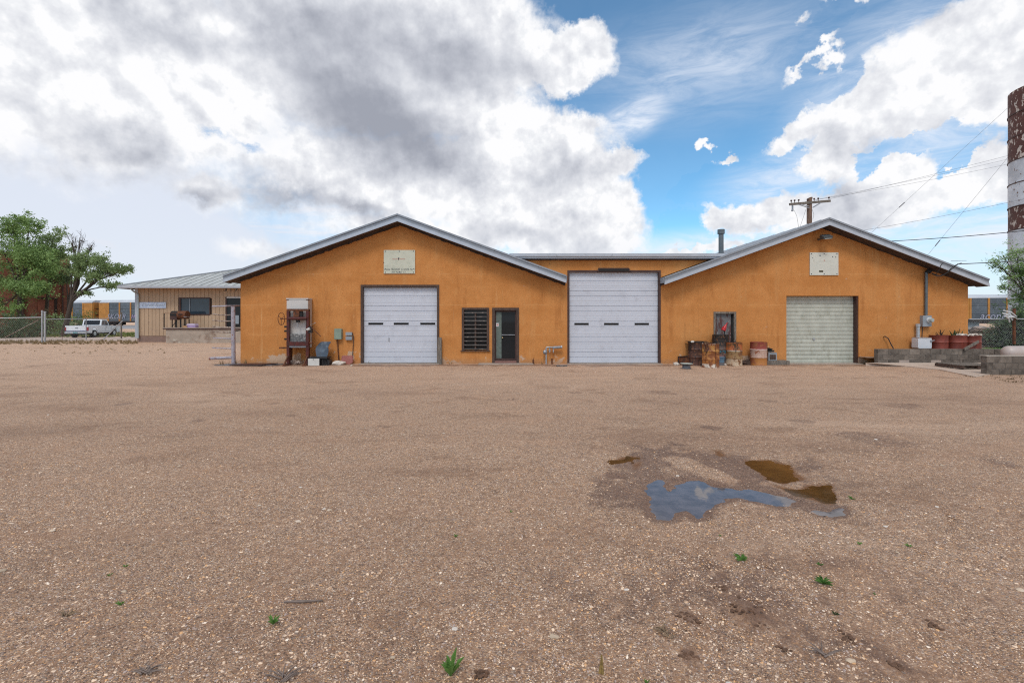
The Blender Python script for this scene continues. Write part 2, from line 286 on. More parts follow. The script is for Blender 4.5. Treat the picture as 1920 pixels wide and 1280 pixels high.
def pebble_ramp(k, r):
    return k.ramp(r, [(0, (.27, .17, .11)), (.15, (.45, .32, .22)), (.29, (.55, .44, .35)), (.38, (.13, .10, .085)), (.49, (.50, .30, .15)), (.58, (.30, .25, .24)), (.68, (.60, .475, .365)), (.79, (.22, .135, .09)), (.965, (.72, .65, .57))], 'CONSTANT')
def gravel_ground():
    m, k, b = newmat('gravel_ground')
    pos = k.n('ShaderNodeNewGeometry').outputs['Position']
    wp = k.n('ShaderNodeVectorMath', {0: pos, 1: k.n('ShaderNodeVectorMath', {0: k.noise(pos, 30, 2).outputs['Color'], 'Scale': .012}, operation='SCALE').outputs[0]}, operation='ADD').outputs[0]
    v1 = k.n('ShaderNodeTexVoronoi', {'Vector': wp, 'Scale': 84}); v2 = k.n('ShaderNodeTexVoronoi', {'Vector': wp, 'Scale': 150})
    r1 = k.n('ShaderNodeSeparateColor', {0: v1.outputs['Color']}).outputs; r2 = k.n('ShaderNodeSeparateColor', {0: v2.outputs['Color']}).outputs
    p1, p2 = pebble_ramp(k, r1[0]), pebble_ramp(k, r2[0])
    peb = k.mix(k.ss(r1[1], .45, .5), p1, p2)
    big = k.noise(pos, .35, 5, .6).outputs[0]; mid = k.noise(pos, 1.7, 6, .65, .3).outputs[0]
    dirt = k.mix(mid, (.13, .075, .045), (.30, .19, .125))
    cover = k.m('ADD', k.m('MULTIPLY', k.m('SUBTRACT', mid, .5), 1.3), k.m('MULTIPLY', k.m('SUBTRACT', big, .5), .9))
    edge = k.ss(v1.outputs['Distance'], .42, .62)
    gone = k.ss(k.m('ADD', r1[2], cover), .80, .98)
    dm = k.m('MAXIMUM', k.m('MULTIPLY', edge, .72), gone)
    at = k.n('ShaderNodeAttribute', attribute_name='wet').outputs; wet = k.n('ShaderNodeSeparateColor', {0: at[0]}).outputs
    dm = k.m('MAXIMUM', dm, k.m('MULTIPLY', wet[1], .85), clamp=True)
    c = k.mix(dm, peb, dirt)
    # darker moist swathes near the camera at right, pale dusty ones far left
    sw = k.noise(k.map(pos, (.22, .5, 1), rot=(0, 0, R(-14))), 1.0, 6, .62, .5).outputs[0]
    c = k.mix(k.ss(sw, .50, .68, 0, .55), c, (.15, .09, .06)); c = k.mix(k.ss(sw, .44, .25, 0, .35), c, (.52, .40, .31))
    cl = k.noise(pos, 16, 4, .75).outputs[0]; c = k.mix(k.ss(cl, .50, .66, 0, .50), c, (.12, .075, .05)); c = k.mix(k.ss(cl, .46, .30, 0, .35), c, (.56, .44, .34))
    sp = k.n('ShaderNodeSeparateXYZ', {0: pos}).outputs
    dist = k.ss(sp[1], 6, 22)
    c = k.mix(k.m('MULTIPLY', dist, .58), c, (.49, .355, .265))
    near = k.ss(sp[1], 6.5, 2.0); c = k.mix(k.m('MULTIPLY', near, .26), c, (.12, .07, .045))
    pt = k.noise(k.map(pos, (1, 1.3, 1), loc=(5, 2, 0)), .8, 8, .7, .4).outputs[0]; c = k.mix(k.ss(pt, .53, .66, 0, .40), c, (.15, .085, .052)); pt2 = k.noise(pos, 4, 6, .7).outputs[0]; c = k.mix(k.ss(pt2, .56, .68, 0, .35), c, (.15, .095, .065))
    # tyre tracks crossing the yard
    tr = k.noise(k.map(pos, (.06, 1.2, 1), rot=(0, 0, R(9))), 1.0, 5, .6).outputs[0]
    c = k.mix(k.ss(tr, .60, .68, 0, .28), c, (.24, .155, .105))
    wn_ = k.ss(k.m('ADD', wet[0], k.m('MULTIPLY', k.m('SUBTRACT', k.noise(pos, 9, 5, .7).outputs[0], .5), .8)), .25, .70)
    c = k.mix(wn_, c, k.mix(1.0, c, (.52, .475, .46), 'MULTIPLY'))
    c = k.mix(wet[2], c, (.13, .06, .022))
    c = k.n('ShaderNodeVectorMath', {0: c, 1: (1.52, 1.385, 1.255)}, operation='MULTIPLY').outputs[0]
    L(k, c, b.inputs['Base Color']); L(k, k.m('SUBTRACT', .92, k.m('MULTIPLY', wn_, .35)), b.inputs['Roughness'])
    hh = k.m('MULTIPLY', k.m('SUBTRACT', .7, v1.outputs['Distance']), k.m('SUBTRACT', 1.0, dm))
    hh = k.m('ADD', hh, k.m('MULTIPLY', k.noise(pos, 14, 5, .7).outputs[0], .8))
    bp = k.n('ShaderNodeBump', {'Height': hh, 'Strength': 1.0, 'Distance': .016}); L(k, bp.outputs[0], b.inputs['Normal']); return m
M['ground'] = gravel_ground()
def pebblemat():
    m, k, b = newmat('pebble'); oi = k.n('ShaderNodeObjectInfo').outputs['Random']
    pos = k.n('ShaderNodeNewGeometry').outputs['Position']
    c = pebble_ramp(k, oi)
    sw = k.noise(k.map(pos, (.22, .5, 1), rot=(0, 0, R(-14))), 1.0, 6, .62, .5).outputs[0]
    c = k.mix(k.ss(sw, .52, .72, 0, .30), c, (.20, .13, .09))
    c = k.mix(k.ss(k.noise(pos, 60, 3).outputs[0], .4, .7, 0, .4), c, (.32, .24, .19))
    c = k.n('ShaderNodeVectorMath', {0: c, 1: (1.42, 1.31, 1.19)}, operation='MULTIPLY').outputs[0]
    L(k, c, b.inputs['Base Color']); b.inputs['Roughness'].default_value = .8; return m
M['pebble'] = pebblemat()
def water(name, base, rough):
    m, k, b = newmat(name); pos = k.n('ShaderNodeNewGeometry').outputs['Position']
    n = k.noise(pos, 7, 6, .7).outputs[0]
    L(k, k.mix(k.ss(n, .3, .7), tuple(x * .7 for x in base), tuple(x * 1.25 for x in base)), b.inputs['Base Color'])
    L(k, k.ss(k.noise(pos, 18, 4, .7).outputs[0], .45, .72, rough, rough + .03), b.inputs['Roughness']); b.inputs['IOR'].default_value = 1.33
    bp = k.n('ShaderNodeBump', {'Height': k.noise(pos, 16, 3, .6).outputs[0], 'Strength': .012, 'Distance': .01}); L(k, bp.outputs[0], b.inputs['Normal']); return m
M['water'] = water('water', (.12, .10, .10), .0); M['muddy_water'] = water('muddy_water', (.085, .042, .012), .05)

def brickwall():
    m, k, b = newmat('brickwall'); tc = k.n('ShaderNodeTexCoord').outputs['Object']
    s = k.n('ShaderNodeSeparateXYZ', {0: tc}).outputs; v = k.n('ShaderNodeCombineXYZ', {0: k.m('ADD', s[0], s[1]), 1: s[2]}).outputs[0]
    br = k.n('ShaderNodeTexBrick', {'Vector': v, 'Color1': (.32, .085, .04, 1), 'Color2': (.20, .05, .028, 1), 'Mortar': (.26, .15, .11, 1), 'Scale': 1.0, 'Mortar Size': .012, 'Brick Width': .24, 'Row Height': .085})
    n = k.noise(tc, .8, 6, .6).outputs[0]; c = k.mix(k.ss(n, .4, .7, 0, .5), br.outputs[0], (.17, .055, .035))
    L(k, c, b.inputs['Base Color']); b.inputs['Roughness'].default_value = .92; return m
M['brickwall'] = brickwall()

def barrelmat(name, bands, patch=(.28, .09, .03), pth=.5, dark=(.03, .018, .014), dth=.62, stripe=True):
    """drum paint: bands = (height fraction, colour) from the bottom; rust patches over it"""
    m, k, b = newmat(name); tc = k.n('ShaderNodeTexCoord').outputs['Object']; s = k.n('ShaderNodeSeparateXYZ', {0: tc}).outputs
    zf = k.m('DIVIDE', s[2], .88); wob = k.m('MULTIPLY', k.m('SUBTRACT', k.noise(tc, 7, 5, .7).outputs[0], .5), .05)
    c = k.ramp(k.m('ADD', zf, wob), bands, 'CONSTANT')
    c = k.mix(k.ss(k.noise(tc, 4.2, 8, .68).outputs[0], pth - .04, pth + .04), c, patch)
    c = k.mix(k.ss(k.noise(k.map(tc, (1, 1, .45), loc=(4, 4, 4)), 4.5, 8, .7).outputs[0], dth - .05, dth + .05), c, dark)
    c = k.mix(k.ss(k.noise(k.map(tc, (1, 1, .6)), 13, 6, .7).outputs[0], .52, .66, 0, .55), c, (.36, .15, .06))
    L(k, c, b.inputs['Base Color']); b.inputs['Roughness'].default_value = .6; b.inputs['Metallic'].default_value = .05
    return m

def stackmat(name, base, patch, th, s=2.2):
    m, k, b = newmat(name); tc = k.n('ShaderNodeTexCoord').outputs['Object']
    oi = k.n('ShaderNodeObjectInfo').outputs['Location']; v = k.n('ShaderNodeVectorMath', {0: tc, 1: oi}, operation='ADD').outputs[0]
    c = k.mix(k.ss(k.noise(v, .9, 5, .6).outputs[0], .3, .7), tuple(x * .75 for x in base), tuple(min(1, x * 1.15) for x in base))
    c = k.mix(k.ss(k.noise(k.map(v, (1, 1, .5)), s, 9, .66).outputs[0], th - .015, th + .015), c, patch)
    c = k.mix(k.ss(k.noise(k.map(v, (2, 2, .3)), 3, 8, .7).outputs[0], .60, .70, 0, .6), c, (.13, .055, .03))
    L(k, c, b.inputs['Base Color']); b.inputs['Roughness'].default_value = .75; return m
M['stack_rust'] = stackmat('stack_rust', (.115, .042, .03), (.62, .52, .44), .57, 4.5); M['stack_white'] = stackmat('stack_white', (.70, .70, .72), (.20, .09, .045), .615, 5.0)

# ------------------------------------------------------------------ mesh builder
ORG = {}
class MB:
    def __init__(s): s.v = []; s.f = []
    def add(s, vs, fs):
        o = len(s.v); s.v += [tuple(v) for v in vs]; s.f += [tuple(i + o for i in f) for f in fs]; return s
    def box(s, x0, x1, y0, y1, z0, z1, Mx=None):
        vs = [Vector((x, y, z)) for z in (z0, z1) for y in (y0, y1) for x in (x0, x1)]
        if Mx is not None: vs = [Mx @ v for v in vs]
        return s.add(vs, [(0, 2, 3, 1), (4, 5, 7, 6), (0, 1, 5, 4), (2, 6, 7, 3), (0, 4, 6, 2), (1, 3, 7, 5)])
    def bar(s, a, b, w, h, up=Vector((0, 0, 1))):
        a, b = Vector(a), Vector(b); d = (b - a).normalized(); sd_ = d.cross(up)
        if sd_.length < 1e-3: sd_ = Vector((1, 0, 0))
        sd_.normalize(); u = sd_.cross(d)
        vs = [p + sd_ * (i * w / 2) + u * (j * h / 2) for p in (a, b) for i, j in ((-1, -1), (1, -1), (1, 1), (-1, 1))]
        return s.add(vs, [(0, 3, 2, 1), (4, 5, 6, 7), (0, 1, 5, 4), (1, 2, 6, 5), (2, 3, 7, 6), (3, 0, 4, 7)])
    def tube(s, pts, r, n=8, cap=True):
        pts = [Vector(p) for p in pts]; rs = r if isinstance(r, (list, tuple)) else [r] * len(pts); vs = []; fs = []
        prev = None
        for i, p in enumerate(pts):
            d = (pts[min(i + 1, len(pts) - 1)] - pts[max(i - 1, 0)])
            d = d.normalized() if d.length > 1e-9 else Vector((0, 0, 1))
            if prev is None: a = d.orthogonal().normalized()
            else:
                a = prev - d * prev.dot(d); a = a.normalized() if a.length > 1e-6 else d.orthogonal().normalized()
            prev = a; bb = d.cross(a)
            for j in range(n):
                t = 2 * math.pi * j / n; vs.append(p + (a * math.cos(t) + bb * math.sin(t)) * rs[i])
        for i in range(len(pts) - 1):
            for j in range(n):
                j2 = (j + 1) % n; fs.append((i * n + j, i * n + j2, (i + 1) * n + j2, (i + 1) * n + j))
        if cap: fs.append(tuple(range(n - 1, -1, -1))); fs.append(tuple((len(pts) - 1) * n + j for j in range(n)))
        return s.add(vs, fs)
    def prism(s, poly, a, b, axis='Y'):
        """poly = 2D outline; extruded from a to b along the axis"""
        n = len(poly)
        def mk(p, t): return {'Y': (p[0], t, p[1]), 'X': (t, p[0], p[1]), 'Z': (p[0], p[1], t)}[axis]
        vs = [mk(p, a) for p in poly] + [mk(p, b) for p in poly]
        fs = [tuple(range(n)), tuple(range(2 * n - 1, n - 1, -1))] + [(i, i + n, (i + 1) % n + n, (i + 1) % n) for i in range(n)]
        return s.add(vs, fs)
    def lathe(s, prof, n=24, c=(0, 0, 0), cap=False):
        vs = []; fs = []; c = Vector(c)
        for r, z in prof:
            for j in range(n):
                t = 2 * math.pi * j / n; vs.append(c + Vector((r * math.cos(t), r * math.sin(t), z)))
        for i in range(len(prof) - 1):
            for j in range(n): j2 = (j + 1) % n; fs.append((i * n + j, i * n + j2, (i + 1) * n + j2, (i + 1) * n + j))
        if cap: fs.append(tuple(range(n - 1, -1, -1))); fs.append(tuple((len(prof) - 1) * n + j for j in range(n)))
        return s.add(vs, fs)
    def rock(s, c, r, sc=(1, 1, .6), seed=0, amp=.35, fl=1):
        import itertools
        t = (1 + 5 ** .5) / 2; V = [(-1, t, 0), (1, t, 0), (-1, -t, 0), (1, -t, 0), (0, -1, t), (0, 1, t), (0, -1, -t), (0, 1, -t), (t, 0, -1), (t, 0, 1), (-t, 0, -1), (-t, 0, 1)]
        Fc = [(0, 11, 5), (0, 5, 1), (0, 1, 7), (0, 7, 10), (0, 10, 11), (1, 5, 9), (5, 11, 4), (11, 10, 2), (10, 7, 6), (7, 1, 8), (3, 9, 4), (3, 4, 2), (3, 2, 6), (3, 6, 8), (3, 8, 9), (4, 9, 5), (2, 4, 11), (6, 2, 10), (8, 6, 7), (9, 8, 1)]
        V = [Vector(v).normalized() for v in V]
        for _ in range(fl):
            nf = []; cache = {}
            def mid(a, b):
                key = (min(a, b), max(a, b))
                if key not in cache: V.append(((V[a] + V[b]) / 2).normalized()); cache[key] = len(V) - 1
                return cache[key]
            for a, b, c_ in Fc:
                x, y, z = mid(a, b), mid(b, c_), mid(c_, a); nf += [(a, x, z), (b, y, x), (c_, z, y), (x, y, z)]
            Fc = nf
        vs = []
        for v in V:
            q = 1 + amp * mnoise.noise(v * 1.3 + Vector((seed * 3.1, seed, 5)))
            vs.append(Vector(c) + Vector((v.x * sc[0], v.y * sc[1], v.z * sc[2])) * r * q)
        return s.add(vs, Fc)
    def build(s, name, m, parent=None, org=None, local=False, smooth=None):
        o_ = Vector((0, 0, 0)) if local else (ORG.get(parent.name, Vector((0, 0, 0))) if parent is not None else Vector(org or (0, 0, 0)))
        me = bpy.data.meshes.new(name); a = np.array(s.v, dtype=float) - np.array(o_)
        me.from_pydata(a.tolist(), [], s.f); me.validate()
        if isinstance(m, str): m = M[m]
        me.materials.append(m)
        if smooth is not None:
            me.polygons.foreach_set('use_smooth', [True] * len(me.polygons)); me.set_sharp_from_angle(angle=R(smooth))
        o = bpy.data.objects.new(name, me); C.objects.link(o)
        if parent is not None: o.parent = parent; ORG[o.name] = o_
        else: o.location = Vector(org or (0, 0, 0)); ORG[o.name] = Vector(org or (0, 0, 0))
        return o
def tag(o, label, cat, group=None):
    o['label'] = label; o['category'] = cat
    if group: o['group'] = group
    return o
def thing(name, label, cat, loc=(0, 0, 0), rz=0, group=None):
    o = bpy.data.objects.new(name, None); C.objects.link(o); o.location = loc; o.rotation_euler = (0, 0, rz); o.empty_display_size = .2
    ORG[o.name] = Vector(loc); return tag(o, label, cat, group)
def struct(o): o['kind'] = 'structure'; return o
def stuff(o, label=None, cat=None):
    o['kind'] = 'stuff'
    if label: o['label'] = label; o['category'] = cat
    return o
def copytree(src, loc, rz, label, parent=None):
    c = src.copy(); C.objects.link(c)
    if parent is None: c.location = loc; c.rotation_euler = (0, 0, rz); c['label'] = label
    else: c.parent = parent
    for ch in src.children: copytree(ch, None, 0, None, c)
    return c
def text(body, size, m, parent, loc, name='lettering', rot=(R(90), 0, 0), shear=0, spacing=1.0, sx=1.0):
    cu = bpy.data.curves.new(name, 'FONT'); cu.body = body; cu.size = size; cu.extrude = .0015; cu.shear = shear; cu.space_character = spacing; cu.align_x = 'CENTER'; cu.align_y = 'CENTER'; cu.resolution_u = 2
    tmp = bpy.data.objects.new('tmp', cu); C.objects.link(tmp)
    me = bpy.data.meshes.new_from_object(tmp.evaluated_get(bpy.context.evaluated_depsgraph_get())); bpy.data.objects.remove(tmp)
    me.name = name; me.materials.clear(); me.materials.append(M[m])
    o = bpy.data.objects.new(name, me); C.objects.link(o); o.rotation_euler = rot; o.scale = (sx, 1, 1)
    o.parent = parent; o.location = Vector(loc) - ORG.get(parent.name, Vector()); return o

# ------------------------------------------------------------------ ground
def poly_px(pts): return [tuple(G(1080 + x / 3.429, 820 + y / 3.429)[:2]) for x, y in pts]
BLUE = poly_px([(478, 290), (560, 272), (600, 345), (700, 268), (790, 275), (880, 310), (1030, 325), (1110, 312), (1230, 350), (1425, 412), (1400, 430), (1290, 436), (1180, 418), (1060, 398), (960, 400), (860, 440), (820, 525), (760, 530), (700, 470), (620, 530), (520, 520), (485, 450), (468, 350)])
BRN = [poly_px([(1085, 150), (1240, 143), (1380, 178), (1420, 235), (1475, 268), (1330, 302), (1220, 272), (1190, 235)]),
       poly_px([(1255, 308), (1440, 335), (1470, 308), (1640, 303), (1672, 370), (1650, 428), (1600, 428), (1480, 388), (1370, 352)]),
       poly_px([(205, 155), (330, 118), (402, 128), (310, 162), (220, 172)]), poly_px([(885, 78), (925, 85), (955, 112), (935, 124), (898, 110)]), poly_px([(370, 165), (412, 160), (410, 178), (378, 205)])]
WHT = [poly_px([(1490, 443), (1620, 478), (1700, 453), (1716, 480), (1640, 502), (1530, 477)]), poly_px([(215, 240), (300, 238), (310, 255), (240, 262)])]
WETP = poly_px([(60, 180), (330, 50), (700, 28), (1100, 58), (1450, 130), (1780, 260), (1860, 420), (1700, 540), (1480, 470), (1150, 450), (930, 590), (560, 570), (330, 520), (30, 420), (150, 300)])
DRYP = poly_px([(560, 140), (720, 140), (900, 210), (1080, 290), (1000, 310), (800, 255), (640, 190)])
def sdist(poly, x, y):
    """signed distance, positive inside"""
    d = np.full(x.shape, 1e9); ins = np.zeros(x.shape, bool); n = len(poly)
    for i in range(n):
        ax, ay = poly[i]; bx, by = poly[(i + 1) % n]; ex, ey = bx - ax, by - ay
        t = np.clip(((x - ax) * ex + (y - ay) * ey) / (ex * ex + ey * ey + 1e-12), 0, 1)
        d = np.minimum(d, np.hypot(x - ax - t * ex, y - ay - t * ey))
        c = ((ay > y) != (by > y)) & (x < (bx - ax) * (y - ay) / (by - ay + 1e-12) + ax); ins ^= c
    return np.where(ins, d, -d)
rng = np.random.default_rng(3)
_T = rng.random((256, 256))
def vnoise(x, y):
    xi, yi = np.floor(x).astype(int), np.floor(y).astype(int); fx, fy = x - xi, y - yi; fx = fx * fx * (3 - 2 * fx); fy = fy * fy * (3 - 2 * fy)
    g = lambda a, b: _T[a % 256, b % 256]
    return (g(xi, yi) * (1 - fx) + g(xi + 1, yi) * fx) * (1 - fy) + (g(xi, yi + 1) * (1 - fx) + g(xi + 1, yi + 1) * fx) * fy
def fbm(x, y, o=4): return sum(vnoise(x * 2 ** i + 17 * i, y * 2 ** i + 5 * i) * .5 ** i for i in range(o)) / sum(.5 ** i for i in range(o)) - .5
SPOTS = [(228, 758, 20), (367, 789, 22), (512, 757, 13), (548, 778, 14), (166, 746, 10), (726, 799, 18), (1330, 803, 26), (1235, 735, 30), (1440, 752, 22), (1690, 760, 40), (1640, 826, 60), (1500, 790, 24), (1875, 868, 40), (960, 748, 14), (1080, 735, 14)]
CLODS = [(1405, 1150, 42), (1298, 1160, 26), (1590, 1190, 14), (1470, 1215, 12), (1750, 1170, 12), (1360, 1080, 10), (1420, 1075, 8), (1355, 1100, 12), (1545, 1120, 10), (900, 1262, 14), (1290, 1225, 14), (1640, 1192, 9), (1860, 1125, 8), (1680, 1243, 12)]
def wetness(x, y):
    n = fbm(x * 3.1, y * 3.1) * .9; w_ = np.clip((sdist(WETP, x, y) + n * 1.5) / 1.0 + .36, 0, 1) * np.clip(.66 + fbm(x * 2.2 + 9, y * 2.2) * 1.4, 0, 1)
    w_ *= 1 - .8 * np.clip((sdist(DRYP, x, y) + n * .12) / .12 + .5, 0, 1)
    br = np.zeros_like(x); dirt = np.zeros_like(x)
    for p in BRN: br = np.maximum(br, np.clip((sdist(p, x, y) + n * .05) / .05 + .6, 0, 1))
    near = np.maximum.reduce([np.clip((sdist(p, x, y) + .14 + n * .15) / .14, 0, 1) for p in [BLUE] + WHT]); w_ = np.maximum(w_, near)
    for px, py, r in SPOTS:
        g = G(px, py); rr = r * g.y / F; dx, dy = (x - g.x), (y - g.y); d = np.hypot(dx, dy) / rr
        w_ = np.maximum(w_, np.clip(1.3 - d - n * 1.2, 0, .50))
    for px, py, r in CLODS:
        g = G(px, py); rr = r * g.y / F * 1.3; d = np.hypot(x - g.x, y - g.y) / rr
        dirt = np.maximum(dirt, np.clip(1.6 - d + n, 0, 1)); w_ = np.maximum(w_, np.clip(1.3 - d + n * 2.2, 0, .6))
    gq = G(1370, 1120); q_ = np.clip(1.25 - np.hypot((x - gq.x) / 1.6, (y - gq.y) / .95) + n * 1.6, 0, 1); w_ = np.maximum(w_, q_ * .58); dirt = np.maximum(dirt, np.clip(q_ * .9 * (fbm(x * 1.7 + 3, y * 1.7) * 3 + .45), 0, .75))
    for a_, b_, c_ in ((4.6, .22, .012), (9.2, -.10, .006), (12.5, .16, -.004), (6.9, .05, -.016)):
        for o_ in (0, 1.55):
            dd = np.abs(y - (a_ + o_ + b_ * x + c_ * x * x)); tk_ = np.clip(1.15 - dd / .22, 0, 1) * np.clip(.45 + fbm(x * .8 + a_, y * .8) * 2.6, 0, 1)
            dirt = np.maximum(dirt, tk_ * .62); w_ = np.maximum(w_, tk_ * .27)
    fr = np.clip(1 - np.abs(y - 18.3) / .8 + n * 1.6, 0, 1) * (np.abs(x - 3.5) < 15); w_ = np.maximum(w_, fr * .75)
    dirt = np.maximum(dirt, np.clip((np.clip(w_, 0, 1) - .3) * .8, 0, .6))
    return w_, dirt, br
def sink(x, y):
    n = fbm(x * 8, y * 8, 5) * .17
    s_ = np.maximum(np.maximum.reduce([sdist(p, x, y) for p in [BLUE] + WHT]) + n, np.maximum.reduce([sdist(p, x, y) for p in BRN]) + n * 1.25 + fbm(x * 22, y * 22, 3) * .07)
    return np.clip(s_ * .22 + .004, -.012, .022)
def height(x, y):
    near = np.clip((17 - y) / 4, 0, 1) * np.clip((y + 6) / 4, 0, 1) * np.clip((16 - np.abs(x)) / 5, 0, 1)
    h = (fbm(x * .45, y * .45) * .05 + fbm(x * 2.2, y * 2.2) * .022 + fbm(x * 9, y * 9) * .008) * near
    big = np.clip((sdist(WETP, x, y) + .6) / .8, 0, 1); h = h * (1 - big) + big * (fbm(x * 9, y * 9) * .006)
    for px, py, r in CLODS:
        g = G(px, py); rr = r * g.y / F * 1.2; d = np.hypot(x - g.x, y - g.y) / rr; h = h + np.clip(1 - d, 0, 1) ** 1.3 * rr * .28 * (1 + 3 * fbm(x * 22, y * 22, 3))
    return h - sink(x, y) * (big > 0)
def axis(lo, hi, fl, fh, fs, ml, mh, ms):
    a = list(np.arange(fl, fh, fs)); v = fl
    while v > ml: v -= ms; a.append(v)
    st = ms
    while v > lo: st *= 1.35; v -= st; a.append(v)
    v = fh; a.append(fh)
    while v < mh: v += ms; a.append(v)
    st = ms
    while v < hi: st *= 1.35; v += st; a.append(v)
    return np.array(sorted(a))
gx = axis(-900, 900, .4, 5.3, .027, -11, 13, .10); gy = axis(-200, 1600, 3.75, 7.5, .027, 1.2, 19, .10)
XX, YY = np.meshgrid(gx, gy); ZZ = height(XX, YY); W1, D1, B1 = wetness(XX, YY)
me = bpy.data.meshes.new('ground'); ny, nx = XX.shape
idx = np.arange(nx * ny).reshape(ny, nx); faces = np.stack([idx[:-1, :-1], idx[:-1, 1:], idx[1:, 1:], idx[1:, :-1]], -1).reshape(-1, 4)
me.vertices.add(nx * ny); me.vertices.foreach_set('co', np.stack([XX, YY, ZZ], -1).ravel()); me.loops.add(faces.size); me.loops.foreach_set('vertex_index', faces.ravel())
me.polygons.add(len(faces)); me.polygons.foreach_set('loop_start', np.arange(0, faces.size, 4)); me.polygons.foreach_set('loop_total', np.full(len(faces), 4)); me.update(calc_edges=True); me.validate()
at = me.color_attributes.new('wet', 'FLOAT_COLOR', 'POINT'); at.data.foreach_set('color', np.stack([W1, D1, B1, np.ones_like(W1)], -1).ravel())
me.polygons.foreach_set('use_smooth', [True] * len(me.polygons)); me.materials.append(M['ground'])
ground = bpy.data.objects.new('ground', me); C.objects.link(ground); struct(ground)

def puddle(poly, m, label, grow=.16, z=-.006):
    cx = sum(p[0] for p in poly) / len(poly); cy = sum(p[1] for p in poly) / len(poly); pts = []
    x0, x1, y0, y1 = min(p[0] for p in poly), max(p[0] for p in poly), min(p[1] for p in poly), max(p[1] for p in poly)
    mb = MB(); s_ = .06; xs = np.arange(x0 - grow, x1 + grow, s_); ys = np.arange(y0 - grow, y1 + grow, s_)
    X2, Y2 = np.meshgrid(xs + s_ / 2, ys + s_ / 2); keep = sdist(poly, X2, Y2) > -grow
    for j in range(len(ys)):
        for i in range(len(xs)):
            if keep[j, i]: mb.add([(xs[i], ys[j], z), (xs[i] + s_, ys[j], z), (xs[i] + s_, ys[j] + s_, z), (xs[i], ys[j] + s_, z)], [(0, 1, 2, 3)])
    o = mb.build('puddle', m); struct(o); o['label'] = label
    return o
puddle(BLUE, 'water', 'clear rain puddle mirroring the sky', .09)
puddle(BRN[0], 'muddy_water', 'rust brown muddy puddle behind the clear one', .07, -.005)
puddle(BRN[1], 'muddy_water', 'rust brown muddy puddle right of the clear one', .05, -.005)
puddle(BRN[2], 'muddy_water', 'small brown muddy puddle at the wet patch left end', .04, -.005)
puddle(WHT[0], 'water', 'small bright puddle at the right end', .05)

# loose gravel: real pebbles scattered over the near yard (geometry nodes instances)
def gravel():
    x0, x1, y0, y1 = -9, 9, 1.6, 8.2; s_ = .15; xs = np.arange(x0, x1, s_); ys = np.arange(y0, y1, s_)
    Xg, Yg = np.meshgrid(xs, ys); Zg = height(Xg, Yg)
    vis = (np.abs(Xg) < Yg * 1.15 + .6)
    swn = fbm(Xg * 1.1, Yg * 1.1, 4); wt, dt, br = wetness(Xg, Yg)
    dens = np.clip(1.35 - Yg / 5.6, .0, 1) * np.clip(.70 + swn * 2.0, .15, 1.1) * vis * (1 - .75 * np.clip(dt, 0, 1))
    pond = np.maximum.reduce([sdist(p, Xg, Yg) for p in [BLUE] + BRN + WHT]); dens = dens * (pond < -.09)
    n1, n2 = Xg.shape; ii = np.arange(n1 * n2).reshape(n1, n2); fc = np.stack([ii[:-1, :-1], ii[:-1, 1:], ii[1:, 1:], ii[1:, :-1]], -1).reshape(-1, 4)
    me = bpy.data.meshes.new('gravel'); me.from_pydata(np.stack([Xg, Yg, Zg - .001], -1).reshape(-1, 3).tolist(), [], fc.tolist())
    a = me.attributes.new('dens', 'FLOAT', 'POINT'); a.data.foreach_set('value', dens.ravel().astype('f'))
    o = bpy.data.objects.new('gravel', me); C.objects.link(o); me.materials.append(M['pebble'])
    g = bpy.data.node_groups.new('gravel', 'GeometryNodeTree'); g.interface.new_socket('Geometry', in_out='INPUT', socket_type='NodeSocketGeometry'); g.interface.new_socket('Geometry', in_out='OUTPUT', socket_type='NodeSocketGeometry')
    k = N(g); gi = k.n('NodeGroupInput'); na = k.n('GeometryNodeInputNamedAttribute', {'Name': 'dens'}, data_type='FLOAT')
    dp = k.n('GeometryNodeDistributePointsOnFaces', {'Mesh': gi.outputs[0], 'Density': k.m('MULTIPLY', na.outputs[0], 7500.0), 'Seed': 4})
    ico = k.n('GeometryNodeMeshIcoSphere', {'Radius': 1.0, 'Subdivisions': 1})
    pn = k.n('ShaderNodeTexNoise', {'Scale': 1.2}); sc = k.n('ShaderNodeVectorMath', {0: pn.outputs['Color'], 1: (.5, .5, .5)}, operation='SUBTRACT'); sc2 = k.n('ShaderNodeVectorMath', {0: sc.outputs[0], 'Scale': .9}, operation='SCALE')
    sp = k.n('GeometryNodeSetPosition', {'Geometry': ico.outputs[0], 'Offset': sc2.outputs[0]})
    sm = k.n('GeometryNodeSetMaterial', {'Geometry': sp.outputs[0], 'Material': M['pebble']})
    rs = k.n('FunctionNodeRandomValue', data_type='FLOAT'); rs.inputs[2].default_value = 0; rs.inputs[3].default_value = 1
    size = k.m('ADD', k.m('MULTIPLY', k.m('POWER', rs.outputs[1], 10.0), .0065), .0034)
    rr = k.n('FunctionNodeRandomValue', data_type='FLOAT_VECTOR'); rr.inputs[0].default_value = (-.35, -.35, 0); rr.inputs[1].default_value = (.35, .35, 6.28)
    asp = k.n('FunctionNodeRandomValue', {'Seed': 9}, data_type='FLOAT_VECTOR'); asp.inputs[0].default_value = (1.0, .7, .4); asp.inputs[1].default_value = (1.7, 1.15, .75)
    scv = k.n('ShaderNodeVectorMath', {0: asp.outputs[0], 'Scale': size}, operation='SCALE')
    ip = k.n('GeometryNodeInstanceOnPoints', {'Points': dp.outputs[0], 'Instance': sm.outputs[0], 'Rotation': rr.outputs[0], 'Scale': scv.outputs[0]})
    k.n('NodeGroupOutput', {0: ip.outputs[0]})
    md = o.modifiers.new('scatter', 'NODES'); md.node_group = g
    stuff(o, 'loose multicoloured pebbles covering the near yard', 'gravel')
gravel()

